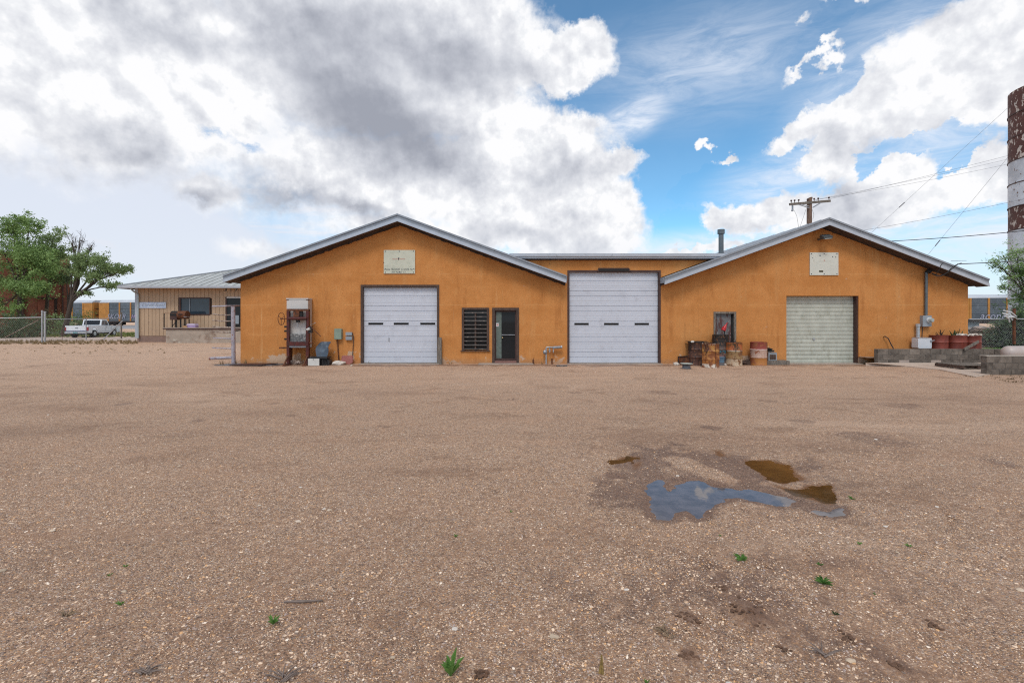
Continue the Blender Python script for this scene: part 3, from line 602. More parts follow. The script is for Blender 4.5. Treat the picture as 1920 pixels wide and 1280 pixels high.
# sheets beyond the fence at left, concrete apron at right
struct(MB().add([(-120, 43.0, .008), (-15, 47, .008), (-15, 38.0, .008), (-30, 38.2, .008), (-120, 36, .008)], [(4, 3, 2, 1, 0)]).build('driveway', mat('driveway', (.50, .38, .31), .95, 0, .12, .4, (.38, .27, .2), .6, .1, 1.5, .3, 20)))
struct(MB().add([(-160, 44.5, .012), (-10, 49, .012), (-10, 60, .012), (-160, 62, .012)], [(0, 1, 2, 3)]).build('grass_verge', mat('verge', (.20, .20, .07), .95, 0, .4, .6, (.36, .28, .17), .55, .12, .9, .4, 8)))
mb = MB()
e = lambda x: (81.6 + (x * -.143))
for sgn in (1,):
    xs = [-220, 220]
    pr = [(-14, -.05), (-3.5, .38), (3.5, .38), (8, -.05)]
    vs = [(x, e(x) + 4 + o, z) for x in xs for o, z in pr]; mb.add(vs, [(0, 1, 5, 4), (1, 2, 6, 5), (2, 3, 7, 6)])
struct(mb.build('railway_ballast', 'ballast'))
# apron: slightly raised slab in front of the right-hand block wall
ap = [G(1632, 682.5, .05), G(1700, 686, .04), G(1760, 692, .03), G(1830, 706, .02), Vector((PX(1862, 15.3), 15.3, .03)), Vector((18.6, 15.6, .06)), Vector((18.6, 18.05, .12)), Vector((13.3, 18.05, .12))]
struct(MB().add([tuple(p) for p in ap] + [(p.x, p.y, -.1) for p in ap], [tuple(range(8))] + [(i, i + 8, (i + 1) % 8 + 8, (i + 1) % 8) for i in range(8)]).build('concrete_apron', mat('apron', (.50, .39, .31), .92, 0, .08, .9, (.42, .31, .24), .62, .14, 2.2, .3, 50)))
struct(MB().add([(13.6, 18.3, .28), (40, 18.3, .28), (40, 40, .25), (17.9, 40, .25), (17.9, 18.9, .28), (13.6, 18.9, .28)], [(0, 1, 2, 3, 4, 5)]).build('earth_bank', mat('bank', (.26, .18, .13), .95, 0, .25, 1.2, (.14, .17, .05), .58, .1, 1.5, .5, 20)))
struct(MB().add([(15.3, 15.35, .10), (17.5, 15.35, .10), (17.5, 18.05, .16), (15.3, 18.05, .16)], [(0, 1, 2, 3)]).build('dirt_bed', 'found')) if False else None

# ------------------------------------------------------------------ orange workshop
YW = 18.87; YF = 18.37
WX0, WX1 = PX(451, YW), PX(1815, YW)
LP_ = (PX(745, YF), PZ(401, YF)); LL, LR = (PX(418, YF), PZ(516, YF)), (PX(1062, YF), PZ(516.5, YF))
RP_ = (PX(1555, YF), PZ(408, YF)); RL, RR_ = (PX(1246, YF), PZ(519.5, YF)), (PX(1855, YF), PZ(523, YF))
def line(a, b, x): return a[1] + (b[1] - a[1]) * (x - a[0]) / (b[0] - a[0])
MIDZ = PZ(487, YW)
def roofz(x):
    z = -9
    if x <= LR[0] + .5: z = max(z, line(LL, LP_, x) if x < LP_[0] else line(LP_, LR, x))
    if x >= RL[0] - .5: z = max(z, line(RL, RP_, x) if x < RP_[0] else line(RP_, RR_, x))
    return z
def walltop(x):
    z = roofz(x) - .30
    if 0 < x < 8: z = max(z, MIDZ)
    return z
bld = thing('workshop_building', 'orange stuccoed workshop with two gabled bays joined by a flat roofed bay', 'building', (3.5, YW, 0))
OPEN = dict(door_left=(676.5, 823.5, 534, 682), door_mid=(1064, 1238.5, 507, 682), door_right=(1474.5, 1610, 554.5, 682), man=(923, 973, 577, 682), win=(866, 917, 577, 657), small=(1338, 1380, 584.5, 682))
OP = {n: (PX(a, YW), PX(b, YW), max(0., PZ(d, YW)) if n != 'win' else PZ(d, YW), PZ(c, YW)) for n, (a, b, c, d) in OPEN.items()}
RD = .30
mb = MB()
bx = sorted(set([WX0, WX1, LP_[0], RP_[0], 0.0, 8.0] + [v for o in OP.values() for v in o[:2]] + [WX0 + i * (WX1 - WX0) / 60 for i in range(60)]))
# exact crossing points of the flat bay with the gables
for a, b in ((LP_, LR), (RL, RP_)):
    xc = a[0] + (MIDZ + .30 - a[1]) * (b[0] - a[0]) / (b[1] - a[1]); bx.append(xc)
bx = sorted(bx)
for xa, xb in zip(bx, bx[1:]):
    if xb - xa < 1e-5: continue
    xm = (xa + xb) / 2; holes = sorted([(o[2], o[3]) for o in OP.values() if o[0] < xm < o[1]]); z = -.3
    ta, tb = walltop(xa + 1e-6), walltop(xb - 1e-6)
    for h0, h1 in holes:
        if h0 > z + 1e-3 and h0 > .02: mb.add([(xa, YW, z), (xb, YW, z), (xb, YW, h0), (xa, YW, h0)], [(0, 1, 2, 3)])
        z = h1
    mb.add([(xa, YW, z), (xb, YW, z), (xb, YW, tb), (xa, YW, ta)], [(0, 1, 2, 3)])
for x0, x1, z0, z1 in OP.values():
    mb.add([(x0, YW, z0), (x0, YW + RD, z0), (x0, YW + RD, z1), (x0, YW, z1)], [(0, 1, 2, 3)]); mb.add([(x1, YW, z0), (x1, YW + RD, z0), (x1, YW + RD, z1), (x1, YW, z1)], [(3, 2, 1, 0)])
    mb.add([(x0, YW, z1), (x0, YW + RD, z1), (x1, YW + RD, z1), (x1, YW, z1)], [(0, 1, 2, 3)])
    if z0 > .1: mb.add([(x0, YW, z0), (x0, YW + RD, z0), (x1, YW + RD, z0), (x1, YW, z0)], [(3, 2, 1, 0)])
YB = 41.0
mb.add([(WX0, YW, -.3), (WX0, YB, -.3), (WX0, YB, walltop(WX0)), (WX0, YW, walltop(WX0))], [(0, 3, 2, 1)]); mb.add([(WX1, YW, -.3), (WX1, YB, -.3), (WX1, YB, walltop(WX1)), (WX1, YW, walltop(WX1))], [(0, 1, 2, 3)])
pts = [(WX0, -.3)] + [(x, walltop(x)) for x in bx[::2] + [WX1]] + [(WX1, -.3)]
mb.add([(x, YB, z) for x, z in pts], [tuple(range(len(pts)))])
mb.build('wall', 'stucco', bld)
def slope_strip(mb, a, b, dz0, dz1, y0, y1):
    """sloping strip between roof points a and b, from dz0 to dz1 below the roof line"""
    mb.prism([(a[0], a[1] - dz0), (b[0], b[1] - dz0), (b[0], b[1] - dz1), (a[0], a[1] - dz1)], y0, y1)
for pk, l, r in ((LP_, LL, LR), (RP_, RL, RR_)):
    for a, b in ((l, pk), (pk, r)):
        mb = MB(); slope_strip(mb, a, b, 0.0, .05, YF, YB + .4)
        L_ = math.hypot(b[0] - a[0], b[1] - a[1])
        for i in range(26):      # standing seams run up the slope
            y = YF + .5 + i * .85; mb.prism([(a[0], a[1] - .002), (a[0], a[1] + .028), (b[0], b[1] + .028), (b[0], b[1] - .002)], y, y + .04)
        mb.build('roof', 'roof_metal', bld)
        mb = MB(); slope_strip(mb, a, b, .052, .175, YF + .012, YF + .05); slope_strip(mb, a, b, -.012, .05, YF - .02, YF - .001); mb.build('fascia', 'fascia', bld)
        mb = MB(); slope_strip(mb, a, b, .165, .285, YF - .012, YF + .011); slope_strip(mb, a, b, .262, .286, YF - .028, YF - .013); mb.build('fascia_trim', 'fascia_light', bld)
        mb = MB(); slope_strip(mb, a, b, .255, .278, YF + .052, YW + .01); mb.build('soffit', 'soffit', bld)
        a2 = (max(a[0], WX0 + .0), line(a, b, max(a[0], WX0))); b2 = (min(b[0], WX1), line(a, b, min(b[0], WX1)))
        mb = MB(); n = 40      # ragged dark strip against the wall, standing in for eave shadow and gap
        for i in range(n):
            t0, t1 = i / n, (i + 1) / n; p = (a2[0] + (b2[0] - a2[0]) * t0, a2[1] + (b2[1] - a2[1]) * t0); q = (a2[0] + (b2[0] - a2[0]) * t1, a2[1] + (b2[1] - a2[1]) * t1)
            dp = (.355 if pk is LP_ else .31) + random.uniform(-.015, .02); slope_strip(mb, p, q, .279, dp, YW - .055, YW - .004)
        mb.build('eave_shadow_strip', 'soffit', bld)
    # side fascias at the eaves
    for x, z in (l, r):
        s_ = 1 if x == r[0] else -1
        MB().box(x - .01 if s_ > 0 else x - .03, x + .03 if s_ > 0 else x + .01, YF + .06, YB, z - .22, z + .0).build('gutter', 'fascia', bld)
# side soffits at the outer eaves
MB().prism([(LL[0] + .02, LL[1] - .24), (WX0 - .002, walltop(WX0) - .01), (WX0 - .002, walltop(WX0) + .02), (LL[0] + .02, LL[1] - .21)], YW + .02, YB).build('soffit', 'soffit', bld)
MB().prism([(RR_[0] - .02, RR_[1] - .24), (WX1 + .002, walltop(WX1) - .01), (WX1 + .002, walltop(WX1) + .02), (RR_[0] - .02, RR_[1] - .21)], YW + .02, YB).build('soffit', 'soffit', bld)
x0, x1 = PX(955, 18.6), PX(1372, 18.6)
MB().box(x0, x1, 18.64, 18.72, MIDZ + .02, PZ(476.5, 18.64)).box(x0, x1, 18.56, 18.638, PZ(480.5, 18.6), PZ(476.5, 18.6)+.01).build('fascia', 'fascia_light', bld)
MB().box(x0, x1, 18.60, YB, PZ(477.5, 18.6), PZ(476.5, 18.6) + .03).build('roof', 'roof_metal', bld)
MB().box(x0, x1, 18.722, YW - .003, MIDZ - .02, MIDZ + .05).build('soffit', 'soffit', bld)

# sectional garage doors ------------------------------------------------
def strip_profile(z, h, wide):
    y = 0; p = [(y + .018, z), (y + .016, z + .008), (y, z + .014)]
    if wide:
        n = 4
        for i in range(1, n): zz = z + h * i / n; p += [(y, zz - .010), (y + .006, zz), (y, zz + .010)]
    p += [(y, z + h - .009), (y + .018, z + h - .002)]; return p
def sect_door(parent, name, x0, x1, yd, sections, win_sec, wins):
    d = MB().box(x0, x1, yd + .035, yd + .06, .0, sum(sum(s_) for s_ in sections) + .02).build(name, 'white_steel', parent)
    z = .03
    for i, (h1, h2) in enumerate(sections):
        prof = strip_profile(z, h1, h1 > .3) + strip_profile(z + h1, h2, h2 > .3)
        poly = [(yd + y, zz) for y, zz in prof] + [(yd + .034, z + h1 + h2), (yd + .034, z)]
        MB().prism(poly, x0, x1, 'X').build('section', 'white_steel', d)
        if i == win_sec:
            zc = z + h1 + h2 * .5
            for a, b in wins:
                MB().box(a, b, yd - .004, yd + .03, zc - .042, zc + .042).build('window_pane', 'dusty_glass', d)
                MB().box(a - .012, b + .012, yd - .006, yd - .001, zc - .054, zc - .0425).box(a - .012, b + .012, yd - .006, yd - .001, zc + .0425, zc + .054).build('window_frame', 'white_steel', d)
        z += h1 + h2
    MB().box(x0, x1, yd + .004, yd + .04, .002, .028).build('bottom_seal', 'black_plastic', d)
    return d
yd = YW + .12
o = OP['door_left']; sc_ = YW / F
dl = sect_door(bld, 'garage_door', PX(680.5, YW), PX(821, YW), yd, [(.23, .205), (.40, .205), (.40, .205), (.40, .205), (.40, .325)], 2, [(PX(a, YW), PX(b, YW)) for a, b in ((689, 717), (737, 765), (787, 815))])
dl['label'] = 'white sectional door in the left gable'
MB().box(PX(727.3, YW), PX(728.6, YW), yd - .03, yd - .008, PZ(640, YW), PZ(633, YW)).build('handle', 'steel', dl)
dm_ = sect_door(bld, 'garage_door', PX(1067.5, YW), PX(1234.5, YW), YW + .10, [(.22, .21), (.40, .20), (.40, .205), (.40, .20), (.40, .20), (.40, .34)], 2, [(PX(a, YW), PX(b, YW)) for a, b in ((1077.5, 1104.5), (1133.5, 1161), (1191, 1218))])
dm_['label'] = 'taller white sectional door in the middle bay'
def frame3(parent, name, o, t, y0, y1, m, jag=0):
    x0, x1, z0, z1 = o; 
    for a, b in ((x0 - .004, x0 + t), (x1 - t, x1 + .004)): MB().box(a, b, y0, y1, 0.0, z1 - t - .001).build(name, m, parent)
    MB().box(x0 - .004, x1 + .004, y0 + .002, y1, z1 - t, z1 + .004).build(name, m, parent)
frame3(bld, 'door_jamb', OP['door_left'], .085, YW - .015, YW + .13, 'brown_wood')
frame3(bld, 'door_jamb', OP['door_mid'], .075, YW - .02, YW + .11, 'brown_steel')
MB().box(OP['door_left'][0], OP['door_left'][1], YW + .19, YW + .2, 0, OP['door_left'][3] + .1).box(OP['door_mid'][0], OP['door_mid'][1], YW + .19, YW + .2, 0, OP['door_mid'][3] + .1).build('door_leak_blocker', 'dark', bld)['kind'] = 'stuff'  # dark sheets added behind both doors to block sky leaking through gaps
# raised slot above the middle door
a, b = PX(1121, YW), PX(1180, YW); z0, z1 = PZ(509.5, YW), PZ(502.5, YW)
MB().prism([(a - .05, z0), (b + .05, z0), (b - .02, z1), (a + .02, z1)], YW - .05, YW - .005).build('door_header', 'brown_steel', bld)
MB().box(a + .03, b - .03, YW - .056, YW - .051, z0 + .02, z1 - .04).build('header_slot', 'dark', bld)
# rolling door
x0, x1 = PX(1474.5, YW), PX(1610, YW); yr = YW + .24; top = OP['door_right'][3]
rd = MB().box(x0, x1, yr + .03, yr + .05, 0, top).build('roller_door', 'beige_steel', bld); rd['label'] = 'pale ribbed roller door in the right gable'
nh = 17; hh = top / nh; sl = None
for i in range(nh):
    if sl is None:
        prof = [(.022, .0), (.004, .012), (0, .03), (-.004, hh * .5), (0, hh - .03), (.004, hh - .012), (.022, hh)]
        mbx = MB().prism([(yr + y, z) for y, z in prof] + [(yr + .028, hh), (yr + .028, 0)], x0, x1 - .02, 'X'); sl = mbx.build('slat', 'beige_steel', rd)
    else:
        c = sl.copy(); C.objects.link(c); c.location = (0, 0, hh * i)
MB().box(PX(1532, YW) - .02, PX(1532, YW) + .05, yr - .03, yr - .008, PZ(638, YW), PZ(634, YW)).tube([(PX(1533, YW), yr - .005, PZ(636, YW)), (PX(1533, YW), yr - .05, PZ(636, YW))], .02).build('handle', 'galv', rd)
MB().box(x1 - .05, x1 - .002, yr - .2, yr - .01, 0, top).build('door_jamb', 'brown_steel', bld)
MB().box(x0 + .002, x0 + .02, yr - .05, yr - .01, 0, top).build('door_jamb', 'steel', bld)
# thresholds
for n_, m_ in (('door_left', 'concrete'), ('door_mid', 'concrete'), ('door_right', 'concrete')):
    o = OP[n_]; MB().box(o[0] - .02, o[1] + .02, YW - .22, YW + .45, -.1, .022 + .004 * (n_ == 'door_mid')).build('threshold', m_, bld)
# entrance door
x0, x1, z0, z1 = OP['man']
frame3(bld, 'door_jamb', OP['man'], .10, YW - .02, YW + .16, 'brown_wood')
ed = MB().box(x0 + .10, x1 - .10, YW + .14, YW + .16, .16, z1 - .10).build('entrance_door', 'glass', bld)
for a, b, c_, d_ in ((x0 + .10, x0 + .15, .12, z1 - .10), (x1 - .155, x1 - .10, .12, z1 - .10), (x0 + .15, x1 - .155, .12, .20), (x0 + .15, x1 - .155, z1 - .16, z1 - .10)):
    MB().box(a, b, YW + .105, YW + .139, c_, d_).build('frame', 'brown_steel', ed)
MB().box(x0 + .152, x0 + .36, YW + .118, YW + .137, .21, z1 - .17).build('side_panel', 'greygreen', ed)
MB().box(x0 + .37, x1 - .16, YW + .112, YW + .136, 1.12, 1.15).build('push_bar', 'steel', ed)
MB().lathe([(.001, 0), (.025, .005), (.03, .02), (.02, .04), (.001, .045)], 10, (x0 + .40, YW + .1, 1.0)).build('knob', mat('brass', (.5, .38, .2), .4, .6), ed)
MB().box(x0 + .15, x0 + .25, YW + .108, YW + .116, 1.46, 1.60).build('notice', 'white', ed)
MB().box(x0 + .165, x0 + .20, YW + .105, YW + .1075, 1.52, 1.55).box(x0 + .205, x0 + .235, YW + .105, YW + .1075, 1.49, 1.57).build('notice_print', 'red_paint', ed)
MB().box(x0 + .1, x1 - .1, YW - .06, YW + .30, -.05, .115).build('threshold', mat('step_red', (.22, .11, .09), .9, 0, .2, 4), bld)
MB().box(PX(897, 18.6), PX(1000, 18.6), 18.48, YW - .004, -.05, .035).build('doorstep', 'concrete', bld)
# barred window
x0, x1, z0, z1 = OP['win']
wi = MB().box(x0 + .06, x1 - .06, YW + .19, YW + .2, z0 + .06, z1 - .06).build('window', 'glass', bld)
MB().box(x0 - .004, x0 + .09, YW - .02, YW + .15, z0, z1 - .08).build('frame', 'brown_wood', wi); MB().box(x1 - .09, x1 + .004, YW - .02, YW + .15, z0, z1 - .08).build('frame', 'brown_wood', wi)
MB().box(x0 - .004, x1 + .004, YW - .018, YW + .15, z1 - .078, z1 + .004).build('frame', 'brown_wood', wi); MB().box(x0 - .05, x1 + .05, YW - .06, YW + .15, z0 - .03, z0 - .001).build('sill', 'brown_wood', wi)
MB().box((x0 + x1) / 2 - .035, (x0 + x1) / 2 + .03, YW + .03, YW + .08, z0, z1 - .22).build('mullion', 'brown_wood', wi)
for i in range(10):
    z = z0 + .06 + (z1 - z0 - .25) * i / 9; zz = random.uniform(-.006, .006)
    MB().bar((x0 + .09, YW + .01, z + zz), (x1 - .09, YW + .01, z - zz), .025, .038 if i % 2 else .028).build('bar', mat('bar_steel', (.12, .105, .095), .6, .1, .3, 9, (.25, .21, .18), .6, .06, 8), wi)
# small boarded door
x0, x1, z0, z1 = OP['small']
frame3(bld, 'door_jamb', OP['small'], .075, YW - .02, YW + .12, 'grey_wood')
m_, k_, b_ = newmat('peeling_board'); tcc = k_.n('ShaderNodeTexCoord').outputs['Object']
c_ = k_.mix(k_.ss(k_.noise(k_.map(tcc, (2.5, 1, .8)), 3, 8, .7).outputs[0], .44, .56), (.10, .045, .04), (.15, .15, .15)); c_ = k_.mix(k_.ss(k_.noise(k_.map(tcc, (3, 1, .8), loc=(4, 0, 2)), 4.5, 8, .7).outputs[0], .60, .66), c_, (.42, .38, .36)); c_ = k_.mix(k_.ss(k_.noise(k_.map(tcc, loc=(9, 0, 2)), 3, 6, .7).outputs[0], .66, .70), c_, (.3, .04, .05))
L(k_, c_, b_.inputs['Base Color']); b_.inputs['Roughness'].default_value = .9
MB().box(x0 + .075, x1 - .16, YW + .085, YW + .11, 0, z1 - .08).build('boarded_door', m_, bld); MB().box(x1 - .16, x1 - .075, YW + .12, YW + .13, 0, z1 - .08).build('door_gap', 'dark', bld)
# wall-mounted things ------------------------------------------------------
def bolts(mb, x0, x1, z0, z1, y, r=.018):
    for x in (x0 + .06, (x0 + x1) / 2, x1 - .06):
        for z in (z0 + .05, z1 - .05): mb.box(x - r, x + r, y - .004, y, z - r, z + r)
x0, x1, z0, z1 = PX(720, YW), PX(778.5, YW), PZ(513, YW), PZ(469, YW)
sg = thing('signboard', 'yellowed sign board with handwritten phone line above the left garage door', 'sign', ((x0 + x1) / 2, YW, z0), group='sign boards on the gables')
MB().box(x0, x1, YW - .035, YW - .012, z0, z1).build('board', 'sign', sg)
mb = MB(); bolts(mb, x0, x1, z0, z1, YW - .0355); mb.box(x0 - .01, x0 + .02, YW - .04, YW - .0355, z0 + .4, z0 + .44); stuff(mb.build('bolt', 'ink', sg))
MB().box(x0 + .34, x0 + .84, YW - .038, YW - .0352, z0 + .555, z0 + .572).build('red_line', 'red_paint', sg); MB().prism([(x0 + .555, z0 + .62), (x0 + .61, z0 + .62), (x0 + .60, z0 + .56), (x0 + .58, z0 + .51), (x0 + .57, z0 + .57)], YW - .040, YW - .0385).build('mark', 'ink', sg)
text('Phone 762-4505  CLOVIS, N.M.', .112, 'ink', sg, ((x0 + x1) / 2, YW - .037, z0 + .165), shear=.25, sx=.82); text('307 FLINT ST.', .10, 'ink', sg, ((x0 + x1) / 2 - .02, YW - .037, z0 + .055), shear=.1)
x0, x1, z0, z1 = PX(1517.5, YW), PX(1571, YW), PZ(516, YW), PZ(473.5, YW)
sg = thing('signboard', 'faded white sign board with rust spots above the roller door', 'sign', ((x0 + x1) / 2, YW, z0), group='sign boards on the gables')
MB().box(x0, x1, YW - .035, YW - .012, z0, z1).build('board', 'sign2', sg)
mb = MB(); bolts(mb, x0, x1, z0, z1, YW - .0355); 
for a, b, r in ((.38, .74, .025), (.88, .70, .02), (1.0, .69, .018), (.10, .66, .016), (.62, .78, .012)): mb.box(x0 + a, x0 + a + r * 1.4, YW - .04, YW - .0355, z0 + b, z0 + b + r * 2)
stuff(mb.build('bolt', 'ink', sg)); MB().box(x0 + .36, x0 + .52, YW - .04, YW - .0355, z0 + .12, z0 + .185).build('name_plate', mat('olive', (.06, .05, .02), .5), sg)
MB().box(x0 + .30, x0 + .82, YW - .039, YW - .0355, z0 + .54, z0 + .55).build('faint_line', 'ink_faint', sg); MB().prism([(x0 + .545, z0 + .60), (x0 + .575, z0 + .60), (x0 + .56, z0 + .52)], YW - .040, YW - .0392).build('mark', 'red_paint', sg)
c = P(1547, 445, 18.6); fl = thing('floodlight', 'small tilted floodlight under the right gable peak', 'lamp', tuple(c))
MB().bar(c + Vector((-.16, -.05, 0)), c + Vector((.18, -.05, .03)), .26, .10, Vector((0, -.5, 1))).build('housing', 'vent', fl); MB().bar(c + Vector((-.11, -.10, -.055)), c + Vector((.14, -.10, -.03)), .15, .02, Vector((0, -.5, 1))).build('lens', 'lamp_glass', fl); MB().tube([c + Vector((-.1, .27, -.05)), c + Vector((-.08, .0, -.03))], .035).build('bracket', 'vent', fl)
# electric service
c = P(1735, 602, YW); es = thing('electric_meter', 'grey meter box with round glass meter under a weatherhead pipe', 'meter', (c.x, YW, c.z))
MB().box(PX(1724.5, YW), PX(1741, YW), YW - .14, YW - .002, PZ(612, YW), PZ(591.5, YW)).build('box', 'grey_box', es)
MB().tube([P(1736, 600, YW) + Vector((0, -.14, 0)), P(1736, 600, YW) + Vector((0, -.20, 0))], .105, 16).build('meter_ring', 'white', es); MB().tube([P(1736, 600, YW) + Vector((0, -.20, 0)), P(1737, 600, YW) + Vector((0, -.29, 0))], [.09, .075], 16).build('meter_glass', 'lamp_glass', es)
MB().tube([P(1733, 591, YW) + Vector((0, -.08, 0)), P(1733.5, 511, YW) + Vector((0, -.08, 0))], .052, 10).build('conduit', 'vent', es)
MB().tube([P(1733.5, 512, YW) + Vector((0, -.08, 0)), P(1736, 508, YW) + Vector((0, -.10, 0)), P(1740, 511, YW) + Vector((0, -.14, 0))], [.06, .085, .07], 10).build('weatherhead', 'dark', es)
MB().tube([P(1728, 612, YW) + Vector((0, -.05, 0)), P(1727, 636, YW) + Vector((0, -.04, 0))], .012, 6).build('ground_wire', 'cable', es)
for i, (a, b) in enumerate(((1795, 500), (1803, 497), (1768, 497))):
    p0, p2 = P(1739, 513, YW) + Vector((0, -.2, 0)), P(a, b - 4, 18.1); pts = []
    for t in range(13):
        u = t / 12; q = p0.lerp(p2, u); q.z -= math.sin(math.pi * min(1, u * 1.15)) * (.30 - i * .03) * (1 - u * .55); pts.append(q)
    MB().tube(pts, .014, 6).build('loop_wire', 'cable', es)
MB().tube([P(1721, 609, 18.75), P(1721, 652, 18.75)], .065, 10).tube([P(1721, 607, 18.75), P(1721, 612, 18.75)], .078, 10).build('standpipe', 'galv', None, tuple(P(1721, 652, 18.75)))
tag(bpy.data.objects['standpipe'], 'grey capped standpipe left of the white tank', 'pipe')
hs = MB().tube([P(1656, 632, YW) + Vector((0, -.02, 0)), P(1656, 630, YW) + Vector((0, -.08, 0)), P(1661, 634, YW) + Vector((0, -.12, 0)), P(1665, 645, YW) + Vector((0, -.15, 0)), P(1668, 653, YW) + Vector((0, -.2, 0))], .018, 6).build('hose', 'black_plastic', None, tuple(P(1656, 630, YW))); tag(hs, 'bent dark hose poking out of the orange wall above the blocks', 'hose')
# phone / utility boxes by the left garage door
b1 = thing('utility_box', 'green rounded utility box on a dark conduit beside the left garage door', 'utility box', tuple(P(636, 636, YW)))
p = P(636, 636, YW); MB().prism([(p.x - .14, p.z + .02), (p.x - .12, p.z), (p.x + .12, p.z), (p.x + .14, p.z + .02), (p.x + .14, p.z + .40), (p.x + .12, p.z + .42), (p.x - .12, p.z + .42), (p.x - .14, p.z + .40)], YW - .15, YW - .003).build('box', 'green_box', b1)
MB().box(p.x - .13, p.x + .13, YW - .165, YW - .151, p.z + .02, p.z + .40).build('lid', 'green_box', b1)
MB().tube([P(634, 636, YW) + Vector((0, -.06, 0)), P(634.5, 655, YW) + Vector((0, -.05, 0)), P(636, 675, YW) + Vector((0, -.05, 0))], .022, 6).build('conduit', 'rust', b1)
b2 = thing('junction_box', 'pair of small grey junction boxes with a looping cable', 'utility box', tuple(P(655, 637, YW)))
for a, b in ((622.5, 628.5), (630.2, 637)): MB().box(PX(649.5, YW), PX(661, YW), YW - .09, YW - .003, PZ(b, YW), PZ(a, YW)).build('box', 'grey_box', b2)
MB().tube([P(661, 624, YW) + Vector((0, -.04, 0)), P(663.5, 630, YW) + Vector((0, -.04, 0)), P(663, 645, YW) + Vector((0, -.04, 0)), P(661.5, 668, YW) + Vector((0, -.04, 0))], .013, 6).build('cable', 'cable', b2)
# gas riser
p = P(1031, 656, 18.72); gp = thing('gas_riser', 'grey gas pipe with regulator and valves beside the entrance', 'pipe', (p.x - .2, 18.72, 0))
q = lambda x, y: P(x, y, 18.70)
MB().tube([q(1024, 683), q(1024, 652), q(1025, 651), q(1030, 650.5)], .028, 8).build('riser', 'galv', gp); MB().tube([q(1030, 650.5), q(1036, 651)], .03, 8).build('union', 'steel', gp)
MB().tube([q(1036, 651.5), q(1052.5, 650.5)], .052, 10).build('meter_pipe', 'steel', gp); MB().tube([q(1052, 650.5), q(1054, 650.4)], .065, 10).build('cap', 'galv', gp)
MB().lathe([(.001, -.09), (.05, -.08), (.085, -.02), (.085, .02), (.05, .08), (.001, .09)], 12, q(1022, 660)).build('regulator', 'steel', gp)
MB().tube([q(1030.5, 652), q(1030.5, 661)], .025, 8).tube([q(1030.5, 656), q(1030.5, 658)], .04, 8).build('valve', 'steel', gp); MB().tube([q(1037.5, 653), q(1037.5, 661)], .022, 8).build('valve', 'galv', gp)
tag(MB().tube([q(1035, 683), q(1035, 672)], .03, 8).tube([q(1035, 674), q(1035, 672)], .042, 8).build('pipe_stub', 'rust', None, tuple(q(1035, 683))), 'short rusty pipe stub under the gas riser', 'pipe')
tag(MB().tube([q(1000, 683), q(1000, 674)], .035, 8).tube([q(1000, 674), q(1001.5, 670)], .012, 6).build('pipe_stub', 'rust', None, tuple(q(1000, 683))), 'short rusty pipe stub right of the doorstep', 'pipe')
gt = thing('drain_grate', 'striped steel drain grate by the foot of the middle bay door', 'grate', tuple(G(1053, 686)))
p = G(1053, 686); MB().box(p.x - .2, p.x + .2, p.y - .12, p.y + .12, .0, .014).build('frame', 'dark', gt)
for i in range(9): MB().bar((p.x - .19 + i * .045, p.y + .11, .022), (p.x - .15 + i * .045, p.y - .11, .022), .02, .014).build('bar', 'galv', gt)
pw = MB().prism([(PX(820, 18.74), 0), (PX(828.5, 18.74), 0), (PX(828, 18.74), PZ(633, 18.74)), (PX(821, 18.74), PZ(632, 18.74))], 18.68, 18.80).build('wooden_post', 'grey_wood', None, (PX(824, 18.74), 18.74, 0)); tag(pw, 'short weathered wooden post at the right jamb of the left garage door', 'post')

# ------------------------------------------------------------------ hydraulic press and its neighbours
hp = thing('shop_press', 'rusty red hydraulic shop press with handwheel and pale backing against the wall', 'press', (PX(560, 18.35), 18.35, 0))
Yp = 18.30; X = lambda v: PX(v, Yp); Z = lambda v: PZ(v, Yp)
for a, b in ((538.6, 543.5), (574.6, 580)): MB().box(X(a), X(b), Yp - .06, Yp + .06, .03, Z(580.5)).build('upright', 'red_steel', hp)
MB().prism([(X(538.8), Z(580.4)), (X(539.8), Z(579)), (X(579), Z(579)), (X(580), Z(580.4)), (X(580), Z(583)), (X(538.8), Z(583))], Yp - .065, Yp + .065).build('top_beam', 'rust', hp)
MB().box(X(551), X(562), Yp - .05, Yp + .05, Z(594), Z(583)).build('ram_guide', 'rust', hp); MB().box(X(562), X(567.5), Yp - .02, Yp + .05, Z(594), Z(583)).build('ram_back', 'dark', hp)
MB().box(X(540), X(579), Yp - .075, Yp + .05, Z(600), Z(594)).tube([(X(543), Yp - .08, Z(597)), (X(577), Yp - .08, Z(597))], .05, 10).build('crosshead', 'red_steel', hp)
MB().box(X(556), X(562.5), Yp - .05, Yp + .03, Z(604), Z(600.2)).build('ram', 'dark', hp); MB().tube([(X(559), Yp - .02, Z(604)), (X(559), Yp - .02, Z(612))], .02, 8).build('ram_pin', 'steel', hp)
MB().box(X(539), X(579), Yp - .085, Yp + .085, Z(648), Z(640.5)).build('bed', 'red_steel', hp); MB().box(X(543.6), X(574.4), Yp - .05, Yp + .07, Z(651), Z(648.2)).build('bed_plate', 'steel', hp)
for a in (541, 577.5): MB().prism([(X(a - 3), 0), (X(a + 3), 0), (X(a + 2.4), .05), (X(a - 2.4), .05)], Yp - .38, Yp + .25).bar((X(a), Yp - .36, .05), (X(a), Yp - .05, .35), .04, .05).build('foot', 'rust', hp)
wc = Vector((X(528), Yp - .02, Z(597.5)))
ring = [wc + Vector((math.cos(t) * .115, math.cos(t) * .03, math.sin(t) * .235)) for t in [i * 2 * math.pi / 20 for i in range(21)]]
wh = MB().tube(ring, .012, 6, False).build('handwheel', 'rust', hp)
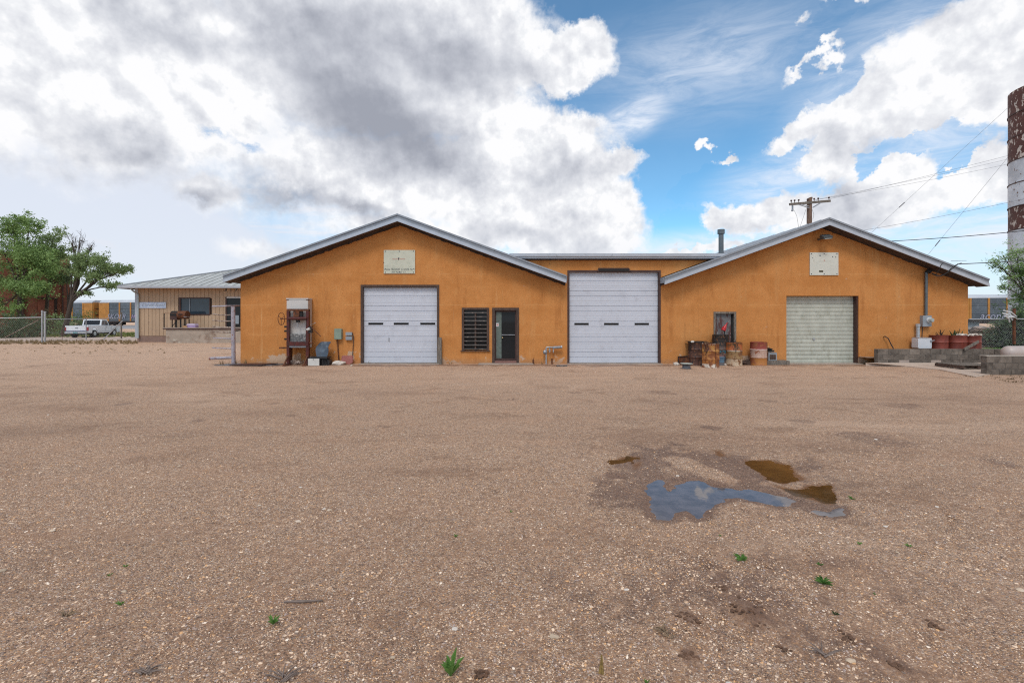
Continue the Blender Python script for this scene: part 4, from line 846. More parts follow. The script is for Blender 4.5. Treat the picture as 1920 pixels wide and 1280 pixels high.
for t in (.5, 2.6, 4.7): MB().tube([wc, wc + Vector((math.cos(t) * .113, math.cos(t) * .03, math.sin(t) * .23))], .009, 6).build('spoke', 'rust', wh)
MB().tube([wc, (X(539), Yp, Z(597.2))], .02, 8).tube([wc + Vector((-.03, 0, 0)), wc + Vector((.03, 0, 0))], .035, 8).build('shaft', 'rust', hp)
for z in (612.5, 620.5, 635.5): MB().tube([(X(533.5), Yp, Z(z)), (X(539), Yp, Z(z))], .036, 8).build('peg', 'dark', hp)
MB().tube([(X(580), Yp, Z(643)), (X(586), Yp, Z(643))], .036, 8).build('peg', 'rust', hp)
MB().box(X(524), X(539), Yp - .04, Yp + .04, Z(653.5), Z(650.5)).build('spare_bar', 'rust', hp)
MB().box(X(580), X(585.5), Yp - .07, Yp + .08, Z(624), Z(612)).build('pump', 'black_plastic', hp); MB().tube([(X(578), Yp - .11, Z(618)), (X(583), Yp - .11, Z(616))], .05, 10).build('gauge', 'offwhite', hp)
MB().tube([(X(583), Yp - .05, Z(611)), (X(603.5), Yp - .1, Z(630.5))], .016, 6).build('pump_lever', 'rust', hp); MB().tube([(X(582), Yp, Z(609)), (X(588), Yp - .03, Z(607)), (X(592), Yp - .03, Z(605.5))], .011, 6).build('release_lever', 'tan_pipe', hp)
MB().box(X(541), X(575), Yp + .02, Yp + .045, Z(640.5), Z(626)).build('mesh_plate', mat('speckled', (.13, .13, .13), .7, .2, .3, 12, (.36, .35, .34), .56, .03, 16), hp)
# pale cabinet behind the press
cb = thing('metal_cabinet', 'tall pale metal cabinet standing behind the red press', 'cabinet', (PX(560, 18.6), 18.6, 0))
Yc = 18.45; xa, xb, xe = PX(537.5, Yc), PX(577, Yc), PX(584.5, Yc)
MB().box(xa, xb, Yc + .02, Yc + .36, PZ(652, Yc), PZ(561, Yc)).build('body', 'panel_white', cb); MB().box(xa, xb, Yc, Yc + .018, PZ(626, Yc), PZ(562, Yc)).build('door', 'panel_white', cb); MB().box(xb + .002, xb + .014, Yc + .01, Yc + .355, PZ(640, Yc), PZ(562, Yc)).build('side_panel', mat('tan_panel', (.40, .33, .28), .6), cb)
MB().box(xa - .02, xb + .02, Yc - .01, Yc + .38, PZ(560.9, Yc), PZ(558.8, Yc)).build('top', 'panel_white', cb); MB().box(xb - .06, xb + .03, Yc - .012, Yc + .1, PZ(562.5, Yc), PZ(561.1, Yc)).box(xa - .02, xa + .08, Yc - .012, Yc + .1, PZ(562.5, Yc), PZ(561.1, Yc)).build('hinge', 'rust', cb)
MB().box(xa + .05, xa + .09, Yc + .05, Yc + .3, 0, PZ(652, Yc) - .001).box(xb - .09, xb - .05, Yc + .05, Yc + .3, 0, PZ(652, Yc) - .001).build('leg', 'rust', cb)
# sheet metal lying on the ground
for i, (a, b, c_, d_, zz, m, lb) in enumerate(((401, 528, 18.1, 18.78, .03, 'sheet_steel', 'grey sheet metal lying flat at the left wall corner'), (430, 508, 17.95, 18.5, .065, 'brown_steel', 'brown sheet lying on top of the grey sheet metal'))):
    p0, p1 = PX(a, c_), PX(b, c_); o = MB().prism([(p0, c_), (p1 - .35, c_ - .02), (p1, d_), (p0 + .5, d_ + .02)], zz - .028, zz, 'Z').build('metal_sheet', m, None, ((p0 + p1) / 2, c_, zz - .028)); tag(o, lb, 'metal sheet')
tag(MB().rock((PX(553, 18.55), 18.55, .08), .16, (1.6, .7, .6), 4).build('rubble_lump', 'tan_pipe', None, (PX(553, 18.55), 18.55, .0)), 'tan lump of rubble between the press legs', 'rubble')
tag(MB().box(-.28, .22, -.05, .05, 0, .05).box(-.1, .25, -.1, .0, .05, .09).build('timber_offcut', 'tan_pipe', None, (PX(562, 18.6), 18.6, .0)), 'tan timber offcuts under the press bed', 'timber')
# chair + drawer box
ch = thing('chair', 'old chair with blue grey plastic back on a black base', 'chair', (PX(600, 18.3), 18.3, 0))
Yh = 18.35; mb = MB(); rows = [(669, 592, 611), (662, 590, 613), (656, 588.5, 613), (651, 589, 612), (647, 592, 613), (643, 595, 615.5), (641, 597, 616)]
vs = []; fs = []
for t, (py, a, b) in enumerate(rows):
    for j in range(7):
        u = j / 6; x = PX(a + (b - a) * u, Yh); bow = .07 * (2 * u - 1) ** 2
        vs.append((x * .9965 + .0, Yh + .10 - bow + (t / 6) * .16, PZ(py, Yh)))
n0 = len(vs); vs += [(x, y + .02, z) for x, y, z in vs]
for t in range(6):
    for j in range(6):
        q_ = [t * 7 + j, t * 7 + j + 1, (t + 1) * 7 + j + 1, (t + 1) * 7 + j]; fs.append(tuple(q_)); fs.append(tuple(i + n0 for i in q_[::-1]))
for t in range(6): fs.append((t * 7, (t + 1) * 7, (t + 1) * 7 + n0, t * 7 + n0)); fs.append((t * 7 + 6, t * 7 + 6 + n0, (t + 1) * 7 + 6 + n0, (t + 1) * 7 + 6))
for j in range(6): fs.append((42 + j, 42 + j + 1, 43 + j + n0, 42 + j + n0))
MB().add(vs, fs).build('backrest', 'blue_plastic', ch, smooth=50)
MB().box(PX(583, Yh), PX(616, Yh), Yh - .16, Yh + .26, PZ(671.5, Yh), PZ(668.5, Yh)).build('seat', 'black_plastic', ch)
MB().prism([(PX(590, Yh), .0), (PX(617, Yh), .0), (PX(619, Yh), .16), (PX(614, Yh), .24), (PX(588, Yh), .24)], Yh - .06, Yh + .24).build('base', 'black_plastic', ch)
MB().tube([(PX(608.5, Yh), Yh - .2, 0), (PX(608.5, Yh), Yh - .17, .23)], .018, 6).build('leg', 'dark', ch); MB().tube([(PX(615, Yh), Yh - .1, .02), (PX(612, Yh), Yh - .1, .22)], .015, 6).build('leg', 'dark', ch)
db = thing('drawer_box', 'small pale metal drawer box in front of the chair base', 'box', (PX(588, 18.1), 18.1, 0))
MB().box(PX(577, 18.1), PX(599, 18.1), 18.12, 18.45, 0, .26).build('case', 'black_plastic', db); MB().box(PX(577.5, 18.1), PX(598.5, 18.1), 18.095, 18.118, .005, .27).build('front', 'offwhite', db); MB().box(PX(587, 18.1), PX(589, 18.1), 18.085, 18.094, .23, .25).build('latch', 'dark', db)
tag(MB().rock((PX(636, 18.5), 18.5, .06), .25, (1.0, .5, .42), 2, .6).build('stone', 'rock_white', None, (PX(636, 18.5), 18.5, 0), smooth=30), 'large whitish stone beside the pink slab', 'stone')
tag(MB().prism([(PX(639, 18.7), .05), (PX(655, 18.7), .0), (PX(661, 18.7), .06), (PX(661, 18.7), .33), (PX(641, 18.7), .33)], 18.70, 18.76).build('pink_slab', 'pink', None, (PX(650, 18.7), 18.72, 0)), 'pinkish slab leaning on the wall under the junction boxes', 'slab')

# ------------------------------------------------------------------ pipe rack at the left corner
pr = thing('pipe_rack', 'upright pipe rack with many short horizontal arms at the left corner', 'rack', (PX(438, 18.7), 18.7, 0))
Yr = 18.75; px_ = 437.5
MB().tube([P(px_ + .5, 684, Yr), P(px_ - .5, 575, Yr)], .075, 14).build('post', 'lavender_pipe', pr)
MB().tube([P(398, 574.5, Yr), P(425, 573.5, Yr), P(449, 573, Yr + .6)], .03, 8).build('arm', 'lavender_pipe', pr)
for py, xl in ((590, 398), (601.5, 398), (613, 398), (623, 399), (634.5, 400), (653, 399)):
    m = 'tan_pipe' if py < 630 else 'lavender_pipe'; MB().tube([P(xl + random.uniform(-1, 1), py - 1.2, Yr), P(415, py + random.uniform(-.5, .8), Yr), P(433, py + .3, Yr)], .022, 8).build('arm', m, pr)
MB().tube([P(392, 672, Yr - .2), P(434, 670, Yr)], .055, 10).build('foot', 'lavender_pipe', pr)
MB().tube([P(441, 621, Yr), P(451, 619, Yr + .7)], .016, 6).build('hook', 'dark', pr)

# ------------------------------------------------------------------ barrels
def drum_prof(r=.2925, h=.88):
    p = [(.001, .012), (r - .02, .012), (r - .02, 0), (r, 0), (r + .006, .008), (r, .018)]
    for c in (.30, .60): p += [(r, c - .035), (r + .004, c - .022), (r + .014, c), (r + .004, c + .022), (r, c + .035)]
    p += [(r, h - .018), (r + .006, h - .008), (r, h), (r - .012, h)]; return p
def drum(px, py, m, label, top='lid', r=.2925, h=.88, z=0.0, Y=None, group='steel drums against the workshop wall', rz=0):
    loc = G(px, py) if Y is None else Vector((PX(px, Y), Y, z))
    if Y is None and loc.y > 18.22: loc = Vector((PX(px, 18.22), 18.22, 0))
    loc.y += r; loc.x *= (loc.y) / (loc.y - r) ; loc.z = z
    t = thing('steel_drum', label, 'drum', tuple(loc), rz, group)
    MB().lathe(drum_prof(r, h), 28, loc).build('shell', m, t, smooth=35)
    if top == 'lid': MB().lathe([(.001, h - .025), (r - .014, h - .025), (r - .014, h - .002)], 28, loc).build('lid', m, t, smooth=30)
    else: MB().lathe([(r - .013, h - .001), (r - .016, h - .25), (.001, h - .26)], 28, loc).build('inside', 'dark', t)
    return t
B1 = barrelmat('drum_dark', [(0, (.10, .035, .02)), (.45, (.16, .07, .05)), (.6, (.05, .02, .015))], (.07, .03, .02), .48, (.015, .01, .01), .54)
B2 = barrelmat('drum_rusty', [(0, (.60, .52, .43)), (.16, (.40, .16, .04)), (.62, (.42, .20, .05)), (.93, (.62, .58, .50))], (.20, .06, .013), .50, (.05, .018, .01), .57)
B3 = barrelmat('drum_blue', [(0, (.10, .10, .11)), (.12, (.09, .17, .24)), (.36, (.16, .09, .09)), (.52, (.05, .20, .27)), (.64, (.10, .07, .06)), (.82, (.03, .025, .022))], (.05, .04, .04), .56, (.015, .012, .012), .60)
B4 = barrelmat('drum_orange', [(0, (.50, .38, .26)), (.30, (.28, .17, .07)), (.62, (.60, .50, .40)), (.67, (.40, .11, .03))], (.16, .07, .025), .52, (.03, .018, .012), .60)
B5 = barrelmat('drum_banded', [(0, (.42, .17, .04)), (.32, (.50, .34, .27)), (.66, (.66, .50, .45)), (.70, (.26, .05, .035))], (.30, .10, .045), .555, (.12, .04, .02), .66)
d1 = drum(1305, 687.5 - 4, B1, 'dark soot stained drum with a bent lid, leftmost by the tall white door', 'lid', z=.0)
MB().tube([Vector(d1.location) + Vector((-.36, -.12, .90)), Vector(d1.location) + Vector((0, -.2, .89)), Vector(d1.location) + Vector((.36, -.1, .90))], .02, 6).prism([(0, 0)] and [(d1.location.x - .36, d1.location.y - .3), (d1.location.x + .37, d1.location.y - .28), (d1.location.x + .33, d1.location.y + .28), (d1.location.x - .3, d1.location.y + .3)], .882, .90, 'Z').build('bent_lid', 'dark', d1)
MB().rock(tuple(Vector(d1.location) + Vector((-.25, -.3, .90))), .05, (1.3, .6, .8), 3).build('white_rag', 'offwhite', d1)
d2 = drum(1332.5, 690, B2, 'front rusty orange drum with peeling white paint', 'open', rz=.3)
MB().box(d2.location.x - .035, d2.location.x - .018, d2.location.y - .303, d2.location.y - .29, .02, .86).build('seam', 'rust', d2)
d3 = drum(1351, 679.5, B3, 'tall dark drum with a blue band in front of the boarded door', 'open', h=1.16, r=.30)
MB().lathe([(.302, .90), (.312, .91), (.302, .92)], 24, d3.location).lathe([(.302, 1.0), (.312, 1.01), (.302, 1.02)], 24, d3.location).build('hoop', 'dark', d3)
d4 = drum(1376, 686.5, B4, 'orange and cream drum right of the blue banded one', 'open', rz=1)
MB().tube([Vector(d4.location) + Vector((.12, 0, .6)), Vector(d4.location) + Vector((.2, -.05, 1.0))], .012, 6).build('rod', 'rust', d4)
d5 = drum(1422, 685.5, B5, 'red, white and orange banded drum standing apart beside the roller door', 'lid', rz=2)
MB().tube([Vector(d5.location) + Vector((-.17, -.262, .02)), Vector(d5.location) + Vector((-.17, -.262, .87))], .012, 6).build('seam', 'rust', d5)
rgl = Vector(d5.location) + Vector((.17, -.262, .45)); ringp = [rgl + Vector((math.cos(t) * .085, math.cos(t) * .055 - .0, math.sin(t) * .085)) for t in [i * 2 * math.pi / 16 for i in range(17)]]
MB().tube(ringp, .009, 4, False).bar(rgl + Vector((-.03, -.02, -.04)), rgl + Vector((.03, .02, .05)), .01, .02).build('round_mark', mat('mark_red', (.42, .12, .07), .6), d5)
fn = thing('funnel', 'bright red plastic funnel on top of the tall dark drum', 'funnel', (d3.location.x + .13, d3.location.y, 1.16))
fc = Vector(d3.location) + Vector((.13, -.05, 1.42)); MB().tube([fc + Vector((-.05, 0, -.1)), fc + Vector((0, 0, 0)), fc + Vector((.06, 0, .12))], [.085, .075, .03], 12).build('cone', 'red_plastic', fn); MB().tube([fc + Vector((.05, 0, .10)), fc + Vector((.11, 0, .2))], .016, 8).build('spout', 'red_plastic', fn); MB().tube([fc + Vector((0, 0, -.12)), fc + Vector((0, 0, -.34))], .016, 6).build('stem', 'dark', fn)
tag(MB().tube([Vector(d3.location) + Vector((-.24, -.12, 1.08)), Vector(d3.location) + Vector((-.23, -.12, 1.36)), Vector(d3.location) + Vector((-.17, -.12, 1.34))], .016, 6).build('bent_rod', 'rust', None, tuple(Vector(d3.location) + Vector((-.24, -.12, 1.08)))), 'bent rod sticking up from the tall dark drum', 'rod')
tk = thing('oil_trough', 'low dark rusty trough half hidden behind the leftmost drum', 'trough', (PX(1300, 18.5), 18.5, 0))
MB().box(PX(1276, 18.5), PX(1318, 18.5), 18.5, 18.8, .0, .30).build('body', 'rust', tk); MB().tube([(PX(1272, 18.5), 18.48, .0), (PX(1271, 18.5), 18.48, .31), (PX(1290, 18.5), 18.48, .33)], .02, 6).build('rail', 'dark', tk)
wr = thing('wheel_rim', 'steel wheel rim with a pale dish on top, left of the drums', 'wheel', tuple(G(1287, 691)))
p = G(1287, 691); MB().lathe([(.16, 0), (.175, .01), (.14, .04), (.14, .12), (.175, .15), (.16, .16), (.12, .13), (.12, .02)], 20, p).build('rim', 'sheet_steel', wr, smooth=40); MB().lathe([(.001, .155), (.15, .158), (.225, .185), (.215, .19), (.14, .168), (.001, .166)], 24, p).build('dish', mat('enamel_green', (.40, .45, .41), .4, 0, .1), wr, smooth=40)
for i, (px, py, r, lb) in enumerate(((1268, 684, .09, 'whitish stone left of the wheel rim by the wall'), (1355, 683, .13, 'crumpled white lump between the blue banded and orange drums'), (1361, 685, .06, 'small white fragment beside the crumpled lump'), (1257, 681.5, .07, 'small pale stone nearest the tall white door'), (659, 686, .035, 'tiny white pebble below the pink slab'))):
    p = G(px, py); tag(MB().rock((p.x, p.y, r * .5), r, (1.2, .9, .8), i + 9, .7).build('stone', 'rock_white' if i != 1 else 'offwhite', None, (p.x, p.y, 0), smooth=25), lb, 'stone')
eb = thing('electrical_case', 'grey metal case with a louvred front at the foot of the wall', 'case', (PX(1448, 18.5), 18.5, .2))
MB().box(PX(1441, 18.5), PX(1456.5, 18.5), 18.5, 18.75, .16, .46).build('body', 'grey_box', eb); MB().box(PX(1443.5, 18.48), PX(1455, 18.48), 18.485, 18.499, .20, .39).build('grille', 'brown_wood', eb); MB().box(PX(1439.5, 18.5), PX(1454, 18.5), 18.48, 18.77, .461, .48).build('lid', 'galv', eb)
mb = MB(); 
for i in range(16): mb.rock((PX(1443 + random.uniform(-3, 6), 18.6), 18.6 + random.uniform(-.08, .1), .50 + random.uniform(0, .12)), .05, (1.4, 1, .7), i, .8, 0)
o = mb.build('scrap_heap', 'dark', None, (PX(1445, 18.6), 18.6, .48)); tag(o, 'heap of black scrap on the grey case', 'scrap'); 
tag(MB().box(PX(1436, 18.5), PX(1479.5, 18.5), 18.46, 18.84, -.05, .155).build('timber_kerb', 'grey_wood', None, (PX(1457, 18.5), 18.6, 0)), 'old grey timber kerb between the banded drum and the roller door', 'timber')
mb = MB()
for i in range(14): mb.rock((PX(1390 + random.uniform(0, 22), 18.6), 18.55 + random.uniform(-.1, .15), .05 + random.uniform(0, .1)), .09, (1.5, 1, .7), i + 40, .8, 0)
tag(mb.build('scrap_heap', 'brown_wood', None, (PX(1400, 18.6), 18.6, 0)), 'low dark debris heap between the orange and the banded drums', 'scrap')

# ------------------------------------------------------------------ right-hand corner: block walls, tank, drums, pallet
def block_wall(label, x0, nblk, y0, zb, courses, cat='wall', first_h=None, pale=()):
    t = thing('block_wall', label, cat, (x0, y0, zb)); z = zb; meshes = {}
    for r, h in enumerate(courses):
        off = -.2 if r % 2 else 0; n = nblk + (1 if r % 2 else 0)
        for i in range(n):
            xa = x0 + off + i * .4; xb = xa + .39; xa2 = max(xa, x0); xb2 = min(xb, x0 + nblk * .4 - .005)
            if xb2 - xa2 < .08: continue
            key = (round(xb2 - xa2, 2), h, (r, i) in pale)
            if key not in meshes:
                c = .006; w2, h2 = xb2 - xa2, h - .01; mb = MB().prism([(c, 0), (w2 - c, 0), (w2, c), (w2, h2 - c), (w2 - c, h2), (c, h2), (0, h2 - c), (0, c)], 0, .19); o = mb.build('block', 'block_pale' if key[2] else 'block', t, local=True); meshes[key] = o
            else: o = meshes[key].copy(); C.objects.link(o)
            o.parent = t; o.location = (xa2 - x0, random.uniform(-.004, .004), z - zb)
        z += h
    MB().box(x0 + .004, x0 + nblk * .4 - .01, y0 + .012, y0 + .18, zb, z - .012).build('mortar', mat('mortar', (.24, .215, .19), .95, 0, .15, 8, None, bump=.4, bs=60), t)
    return t
block_wall('long low grey block wall in front of the red drums', PX(1646, 18.1), 14, 18.1, .10, (.125, .205, .205), pale={(0, 2), (0, 5)})
w2 = block_wall('short grey block wall at the right picture edge', PX(1850, 15.15), 7, 15.15, -.0, (.185, .205, .205))
MB().box(PX(1850, 15.15) - .01, PX(1850, 15.15) + 2.8, 15.14, 15.36, .594, .606).build('cap', mat('mortar_cap', (.50, .44, .37), .95), w2)
sw_ = [] 
tk = thing('water_tank', 'white enamelled tank with rust at its base beside the standpipe', 'tank', (PX(1734, 18.5), 18.5, .3))
ztop, zbt = PZ(633.5, 18.42), PZ(653, 18.42); x0, x1 = PX(1721.5, 18.42), PX(1747, 18.42)
MB().prism([(x0, zbt + .03), (x0 + .03, zbt), (x1 - .03, zbt), (x1, zbt + .03), (x1, ztop - .03), (x1 - .03, ztop), (x0 + .03, ztop), (x0, ztop - .03)], 18.42, 18.72).build('body', 'enamel', tk)
MB().box(x0 + .01, x1 - .02, 18.40, 18.74, ztop + .001, ztop + .018).build('lid', 'tan_tank', tk); MB().box(x0 + .04, x1 - .04, 18.45, 18.7, .28, zbt - .001).build('plinth', 'rust', tk)
MB().tube([(x1 - .05, 18.40, ztop - .12), (x1 + .09, 18.40, ztop - .09)], .02, 6).box(x1 - .06, x1 - .0, 18.395, 18.419, ztop - .16, ztop - .08).build('tap', 'steel', tk)
dr = []
for i, (px, r, lb) in enumerate(((1760.5, .28, 'plain red drum next to the white tank behind the block wall'), (1792, .335, 'wide red drum in the middle of the row of three behind the block wall'), (1822, .28, 'red drum farthest right of the row, with the plank against it'))):
    dr.append(drum(px, 0, 'red_drum', lb, 'open', r, .87 - .01 * i, .27, 18.36, 'red drums behind the block wall', i * .9))
    lc = Vector(dr[-1].location)
    MB().lathe([(r - .02, .84), (.001, .86)], 20, lc).build('contents', mat('soil', (.07, .055, .04), .95, 0, .4, 8, None, bump=.5, bs=30), dr[-1])
def rod_bunch(name, label, cat, base, n, spread, hgt, m, r=.014):
    mb = MB()
    for i in range(n):
        a = Vector((base[0] + random.uniform(-spread, spread), base[1] + random.uniform(-.08, .08), base[2])); b = a + Vector((random.uniform(-.14, .14), random.uniform(-.05, .05), random.uniform(.4, 1) * hgt)); mb.tube([a, a.lerp(b, .5) + Vector((random.uniform(-.03, .03), 0, 0)), b], [r, r * .8, r * .3], 5)
    return tag(mb.build(name, m, None, tuple(base)), label, cat)
rod_bunch('dark_stalks', 'dark stalks sticking out of the red drum next to the tank', 'stalks', (dr[0].location.x + .02, dr[0].location.y, 1.12), 6, .12, .25, 'dark')
rod_bunch('agave_leaves', 'pointed dark leaves sprouting from the wide red drum', 'plant', (dr[1].location.x, dr[1].location.y, 1.12), 12, .2, .26, 'leaf_dark', .022)
mb = MB()
for i in range(46):
    px = random.uniform(1794, 1833); mb.rock((PX(px, 18.55), 18.5 + random.uniform(-.12, .15), 1.13 + random.uniform(-.01, .05)), random.uniform(.03, .055), (1.2, 1, .8), i, .6, 0)
stuff(mb.build('white_rocks', 'rock_white'), 'pale rocks heaped on top of the red drums', 'rocks')
tag(MB().bar(P(1808, 655, 18.05), P(1835, 640, 18.28), .03, .10).build('plank', 'grey_wood', None, tuple(P(1808, 655, 18.1))), 'weathered plank leaning on the farthest right red drum', 'plank')
pl = thing('pallet', 'flat dark wooden pallet on the concrete apron', 'pallet', (PX(1812, 16.6), 16.7, .08)); zp = .055
x0, x1 = PX(1776, 16.9), PX(1862, 16.6)
for i in range(6):
    f = i / 5; MB().box(x0 + .05 * f, x1, 16.35 + f * .95, 16.35 + f * .95 + .12, zp + .115, zp + .135).build('deck_board', 'grey_wood', pl)
for x in (x0, (x0 + x1) / 2 - .1, x1 - .25): MB().box(x, x + .10, 16.36, 17.4, zp + .02, zp + .114).build('stringer', 'brown_wood', pl)
for y in (16.4, 17.2): MB().box(x0, x1, y, y + .1, zp, zp + .019).build('bottom_board', 'grey_wood', pl)
for i in range(3):
    xx, yy = PX(1893, 14.5) + i * .62, 14.72 - (i % 2) * .18; o = MB().box(-.3, .3, -.2, .2, 0, .045).build('paver', 'brick_red', None, (xx, yy, .03)); o.rotation_euler = (R(3), 0, R(-14)); tag(o, ['leftmost flat red paving slab before the short block wall', 'second flat red paving slab, cut by the picture edge', 'third flat red paving slab, farthest right'][i], 'paving slab', 'loose red paving slabs')
for i in range(0): pass
lt = thing('propane_tank', 'tan rounded tank lying behind the short block wall', 'tank', (PX(1915, 17), 17.0, .2))
c0 = P(1918, 667, 17.0); pts = []; rr = []
for i in range(9): t = i / 8 * math.pi / 2; pts.append((c0.x - .28 - .22 * math.cos(t) + .0, 17.2, .56)); rr.append(.24 * math.sin(t) + .001)
pts = [Vector(p) for p in pts]; pts += [Vector((c0.x + 1.0, 17.2, .56))]; rr += [.24]; MB().tube(pts, rr, 20).build('shell', 'tan_tank', lt, smooth=40); MB().box(c0.x - .2, c0.x - .1, 17.05, 17.35, .1, .36).box(c0.x + .6, c0.x + .7, 17.05, 17.35, .1, .36).build('leg', 'steel', lt)
tyr = MB().tube([P(1893, 668, 17.3) + Vector((0, .0, .02)), P(1889, 664, 17.3), P(1889, 656, 17.3), P(1896, 652, 17.3)], .04, 8).build('black_hose', 'tyre', None, tuple(P(1893, 668, 17.3))); tag(tyr, 'black curved hose behind the tan tank', 'hose')
mb = MB()
for i in range(60):
    px = random.uniform(1840, 1925); yy = random.uniform(18.9, 20.2); mb.rock((PX(px, yy), yy, .36 + random.uniform(-.04, .10)), random.uniform(.04, .13), (1.4, 1, .6), i, .8, 0)
stuff(mb.build('stone_rubble', mat('rubble', (.42, .37, .33), .9, 0, .5, 2.2, (.05, .04, .04), .5, .04, 2.0)), 'broken stones and black scraps along the back of the block wall', 'rubble')
# chain link fence, right
def wires(mb, x0, y0, x1, y1, z0, z1, s_=.075, r=.0028):
    A = Vector((x0, y0, 0)); B = Vector((x1, y1, 0)); Lh = (B - A).length; H = z1 - z0; n = int((Lh + H) / s_)
    for i in range(n):
        t = i * s_
        for sg_ in (1, -1):
            u0, u1 = t - H, t
            a0, a1 = (u0, z0), (u1, z1)
            if sg_ < 0: a0, a1 = (u0, z1), (u1, z0)
            if a1[0] > Lh: f = (Lh - a0[0]) / (a1[0] - a0[0]); a1 = (Lh, a0[1] + (a1[1] - a0[1]) * f)
            if a0[0] < 0: f = (0 - a0[0]) / (a1[0] - a0[0]); a0 = (0, a0[1] + (a1[1] - a0[1]) * f)
            p, q_ = A.lerp(B, a0[0] / Lh), A.lerp(B, a1[0] / Lh); p.z, q_.z = a0[1], a1[1]; mb.tube([p, q_], r, 3, False)
Yf = 22.5
fr = thing('chain_link_fence', 'chain link fence with a rusty post at the right, in front of the brush', 'fence', (PX(1817, Yf), Yf, .25))
MB().tube([P(1817, 598.5, Yf), P(1990, 597.5, Yf)], .027, 8).build('top_rail', 'galv', fr); MB().tube([P(1901.5, 645, Yf), P(1901.5, 578, Yf)], .06, 8).build('post', 'rust', fr)
mb = MB(); wires(mb, PX(1817, Yf), Yf + .03, PX(1990, Yf), Yf + .03, .45, 1.74, .08, .0014); stuff(mb.build('wire_mesh', 'galv', fr))
# white plastic strips caught on the fence
pb = thing('plastic_bag', 'torn white plastic strips snagged on the fence post', 'plastic bag', tuple(P(1895, 592, Yf - .1)))
for a, b, c_, d_ in ((1880, 587, 1902, 596), (1882, 582, 1906, 593), (1886, 590, 1898, 600), (1890, 594, 1908, 598), (1884, 592, 1893, 604)):
    p, q_ = P(a, b, Yf - .15), P(c_, d_, Yf - .05); m_ = p.lerp(q_, .5) + Vector((0, -.06, .06)); MB().bar(p, m_, .05, .07, Vector((.2, 1, .3))).bar(m_, q_, .04, .055, Vector((.1, 1, .6))).build('strip', 'bag', pb)

# ------------------------------------------------------------------ trees
def leaf_clump(mb_v, mb_f, c, rad, n, size):
    for _ in range(n):
        d = Vector((random.gauss(0, 1), random.gauss(0, 1), random.gauss(0, 1))) * (rad * .45); p = c + Vector((d.x, d.y, d.z * .8))
        a = Vector((random.uniform(-1, 1), random.uniform(-1, 1), random.uniform(-1, 1))).normalized() * size * random.uniform(.6, 1.3); b = a.orthogonal().normalized() * size * random.uniform(.3, .5)
        o = len(mb_v); mb_v += [tuple(p - a), tuple(p + b), tuple(p + a), tuple(p - b)]; mb_f.append((o, o + 1, o + 2, o + 3))
def tree(name, label, base, fork, lobes, leafm='leaf_a', trunk_r=.3, leafsize=.10, density=1.0, group=None, bare=(), sub=9, barkm='bark', kind='tree'):
    """lobes: (centre, radii, clumps). limbs run from the fork into each lobe, twigs carry the leaf clumps"""
    base, fork = Vector(base), Vector(fork); t = thing(name, label, kind, tuple(base), 0, group); tb = MB(); lv, lf = [], []
    mid = base.lerp(fork, .5) + Vector((random.uniform(-.2, .2), 0, 0))
    tb.tube([base - Vector((0, 0, .2)), base + Vector((0, 0, .15)), mid, fork], [trunk_r * 1.35, trunk_r * 1.08, trunk_r * .85, trunk_r * .62], 9)
    for li, (c, rad, ncl) in enumerate(lobes):
        c = Vector(c); r0 = trunk_r * .45; st = mid.lerp(fork, random.uniform(.5, 1)); k1 = st.lerp(c, .5) + Vector((random.uniform(-.2, .2), random.uniform(-.3, .3), .12 * (c - st).length * .5))
        tb.tube([st, k1, c], [r0, r0 * .6, r0 * .32], 7)
        for s_ in range(sub):
            u = Vector((random.gauss(0, 1), random.gauss(0, 1), random.gauss(0, .8))); u = u.normalized() * random.uniform(.6, 1.0); e_ = c + Vector((u.x * rad[0], u.y * rad[1], u.z * rad[2])); s0 = k1.lerp(c, random.uniform(.1, 1)); m2 = s0.lerp(e_, .5) + Vector((0, 0, random.uniform(0, .15) * rad[2])); tb.tube([s0, m2, e_], [r0 * .26, r0 * .16, r0 * .05], 5)
            if li in bare:
                for q_ in range(7):
                    v = Vector((random.gauss(0, .5), random.gauss(0, .4), abs(random.gauss(.6, .4)))) * rad[2] * .6; m3 = m2.lerp(e_, random.random()); tb.tube([m3, m3 + v * .5 + Vector((random.uniform(-.1, .1), 0, 0)), m3 + v], [r0 * .12, r0 * .08, r0 * .03], 4)
                continue
            for q_ in range(max(1, int(ncl / sub))):
                w_ = m2.lerp(e_, random.uniform(.1, 1.1)) + Vector((random.gauss(0, .22) * rad[0], random.gauss(0, .22) * rad[1], random.gauss(0, .22) * rad[2])); leaf_clump(lv, lf, w_, random.uniform(.6, 1.2) * (.20 + .20 * rad[0]), int(27 * density), leafsize)
    tb.build('trunk', barkm, t, smooth=60)
    if lv:
        m_ = MB(); m_.v, m_.f = lv, lf; o = m_.build('crown', leafm, t)
    return t
def lobe(px, py, Y, rx, ry, n, dy=None): c = P(px, py, Y); s_ = Y / F; return (tuple(c), (rx * s_, dy or rx * s_ * .8, ry * s_), n)
tree('elm_tree', 'tall bright green tree at the left picture edge', (PX(40, 50), 50, 0), P(38, 540, 50), [lobe(25, 425, 50, 30, 22, 80), lobe(55, 420, 50, 22, 22, 60), lobe(5, 470, 50, 45, 40, 130), lobe(60, 475, 50, 38, 32, 120), lobe(20, 530, 50, 42, 30, 110), lobe(78, 500, 50, 30, 28, 80), lobe(-60, 480, 51, 60, 50, 140), lobe(62, 540, 49.5, 34, 22, 90), lobe(8, 572, 49.5, 24, 20, 50)], 'leaf_a', .26, .12, 1.0, 'trees by the brick building')
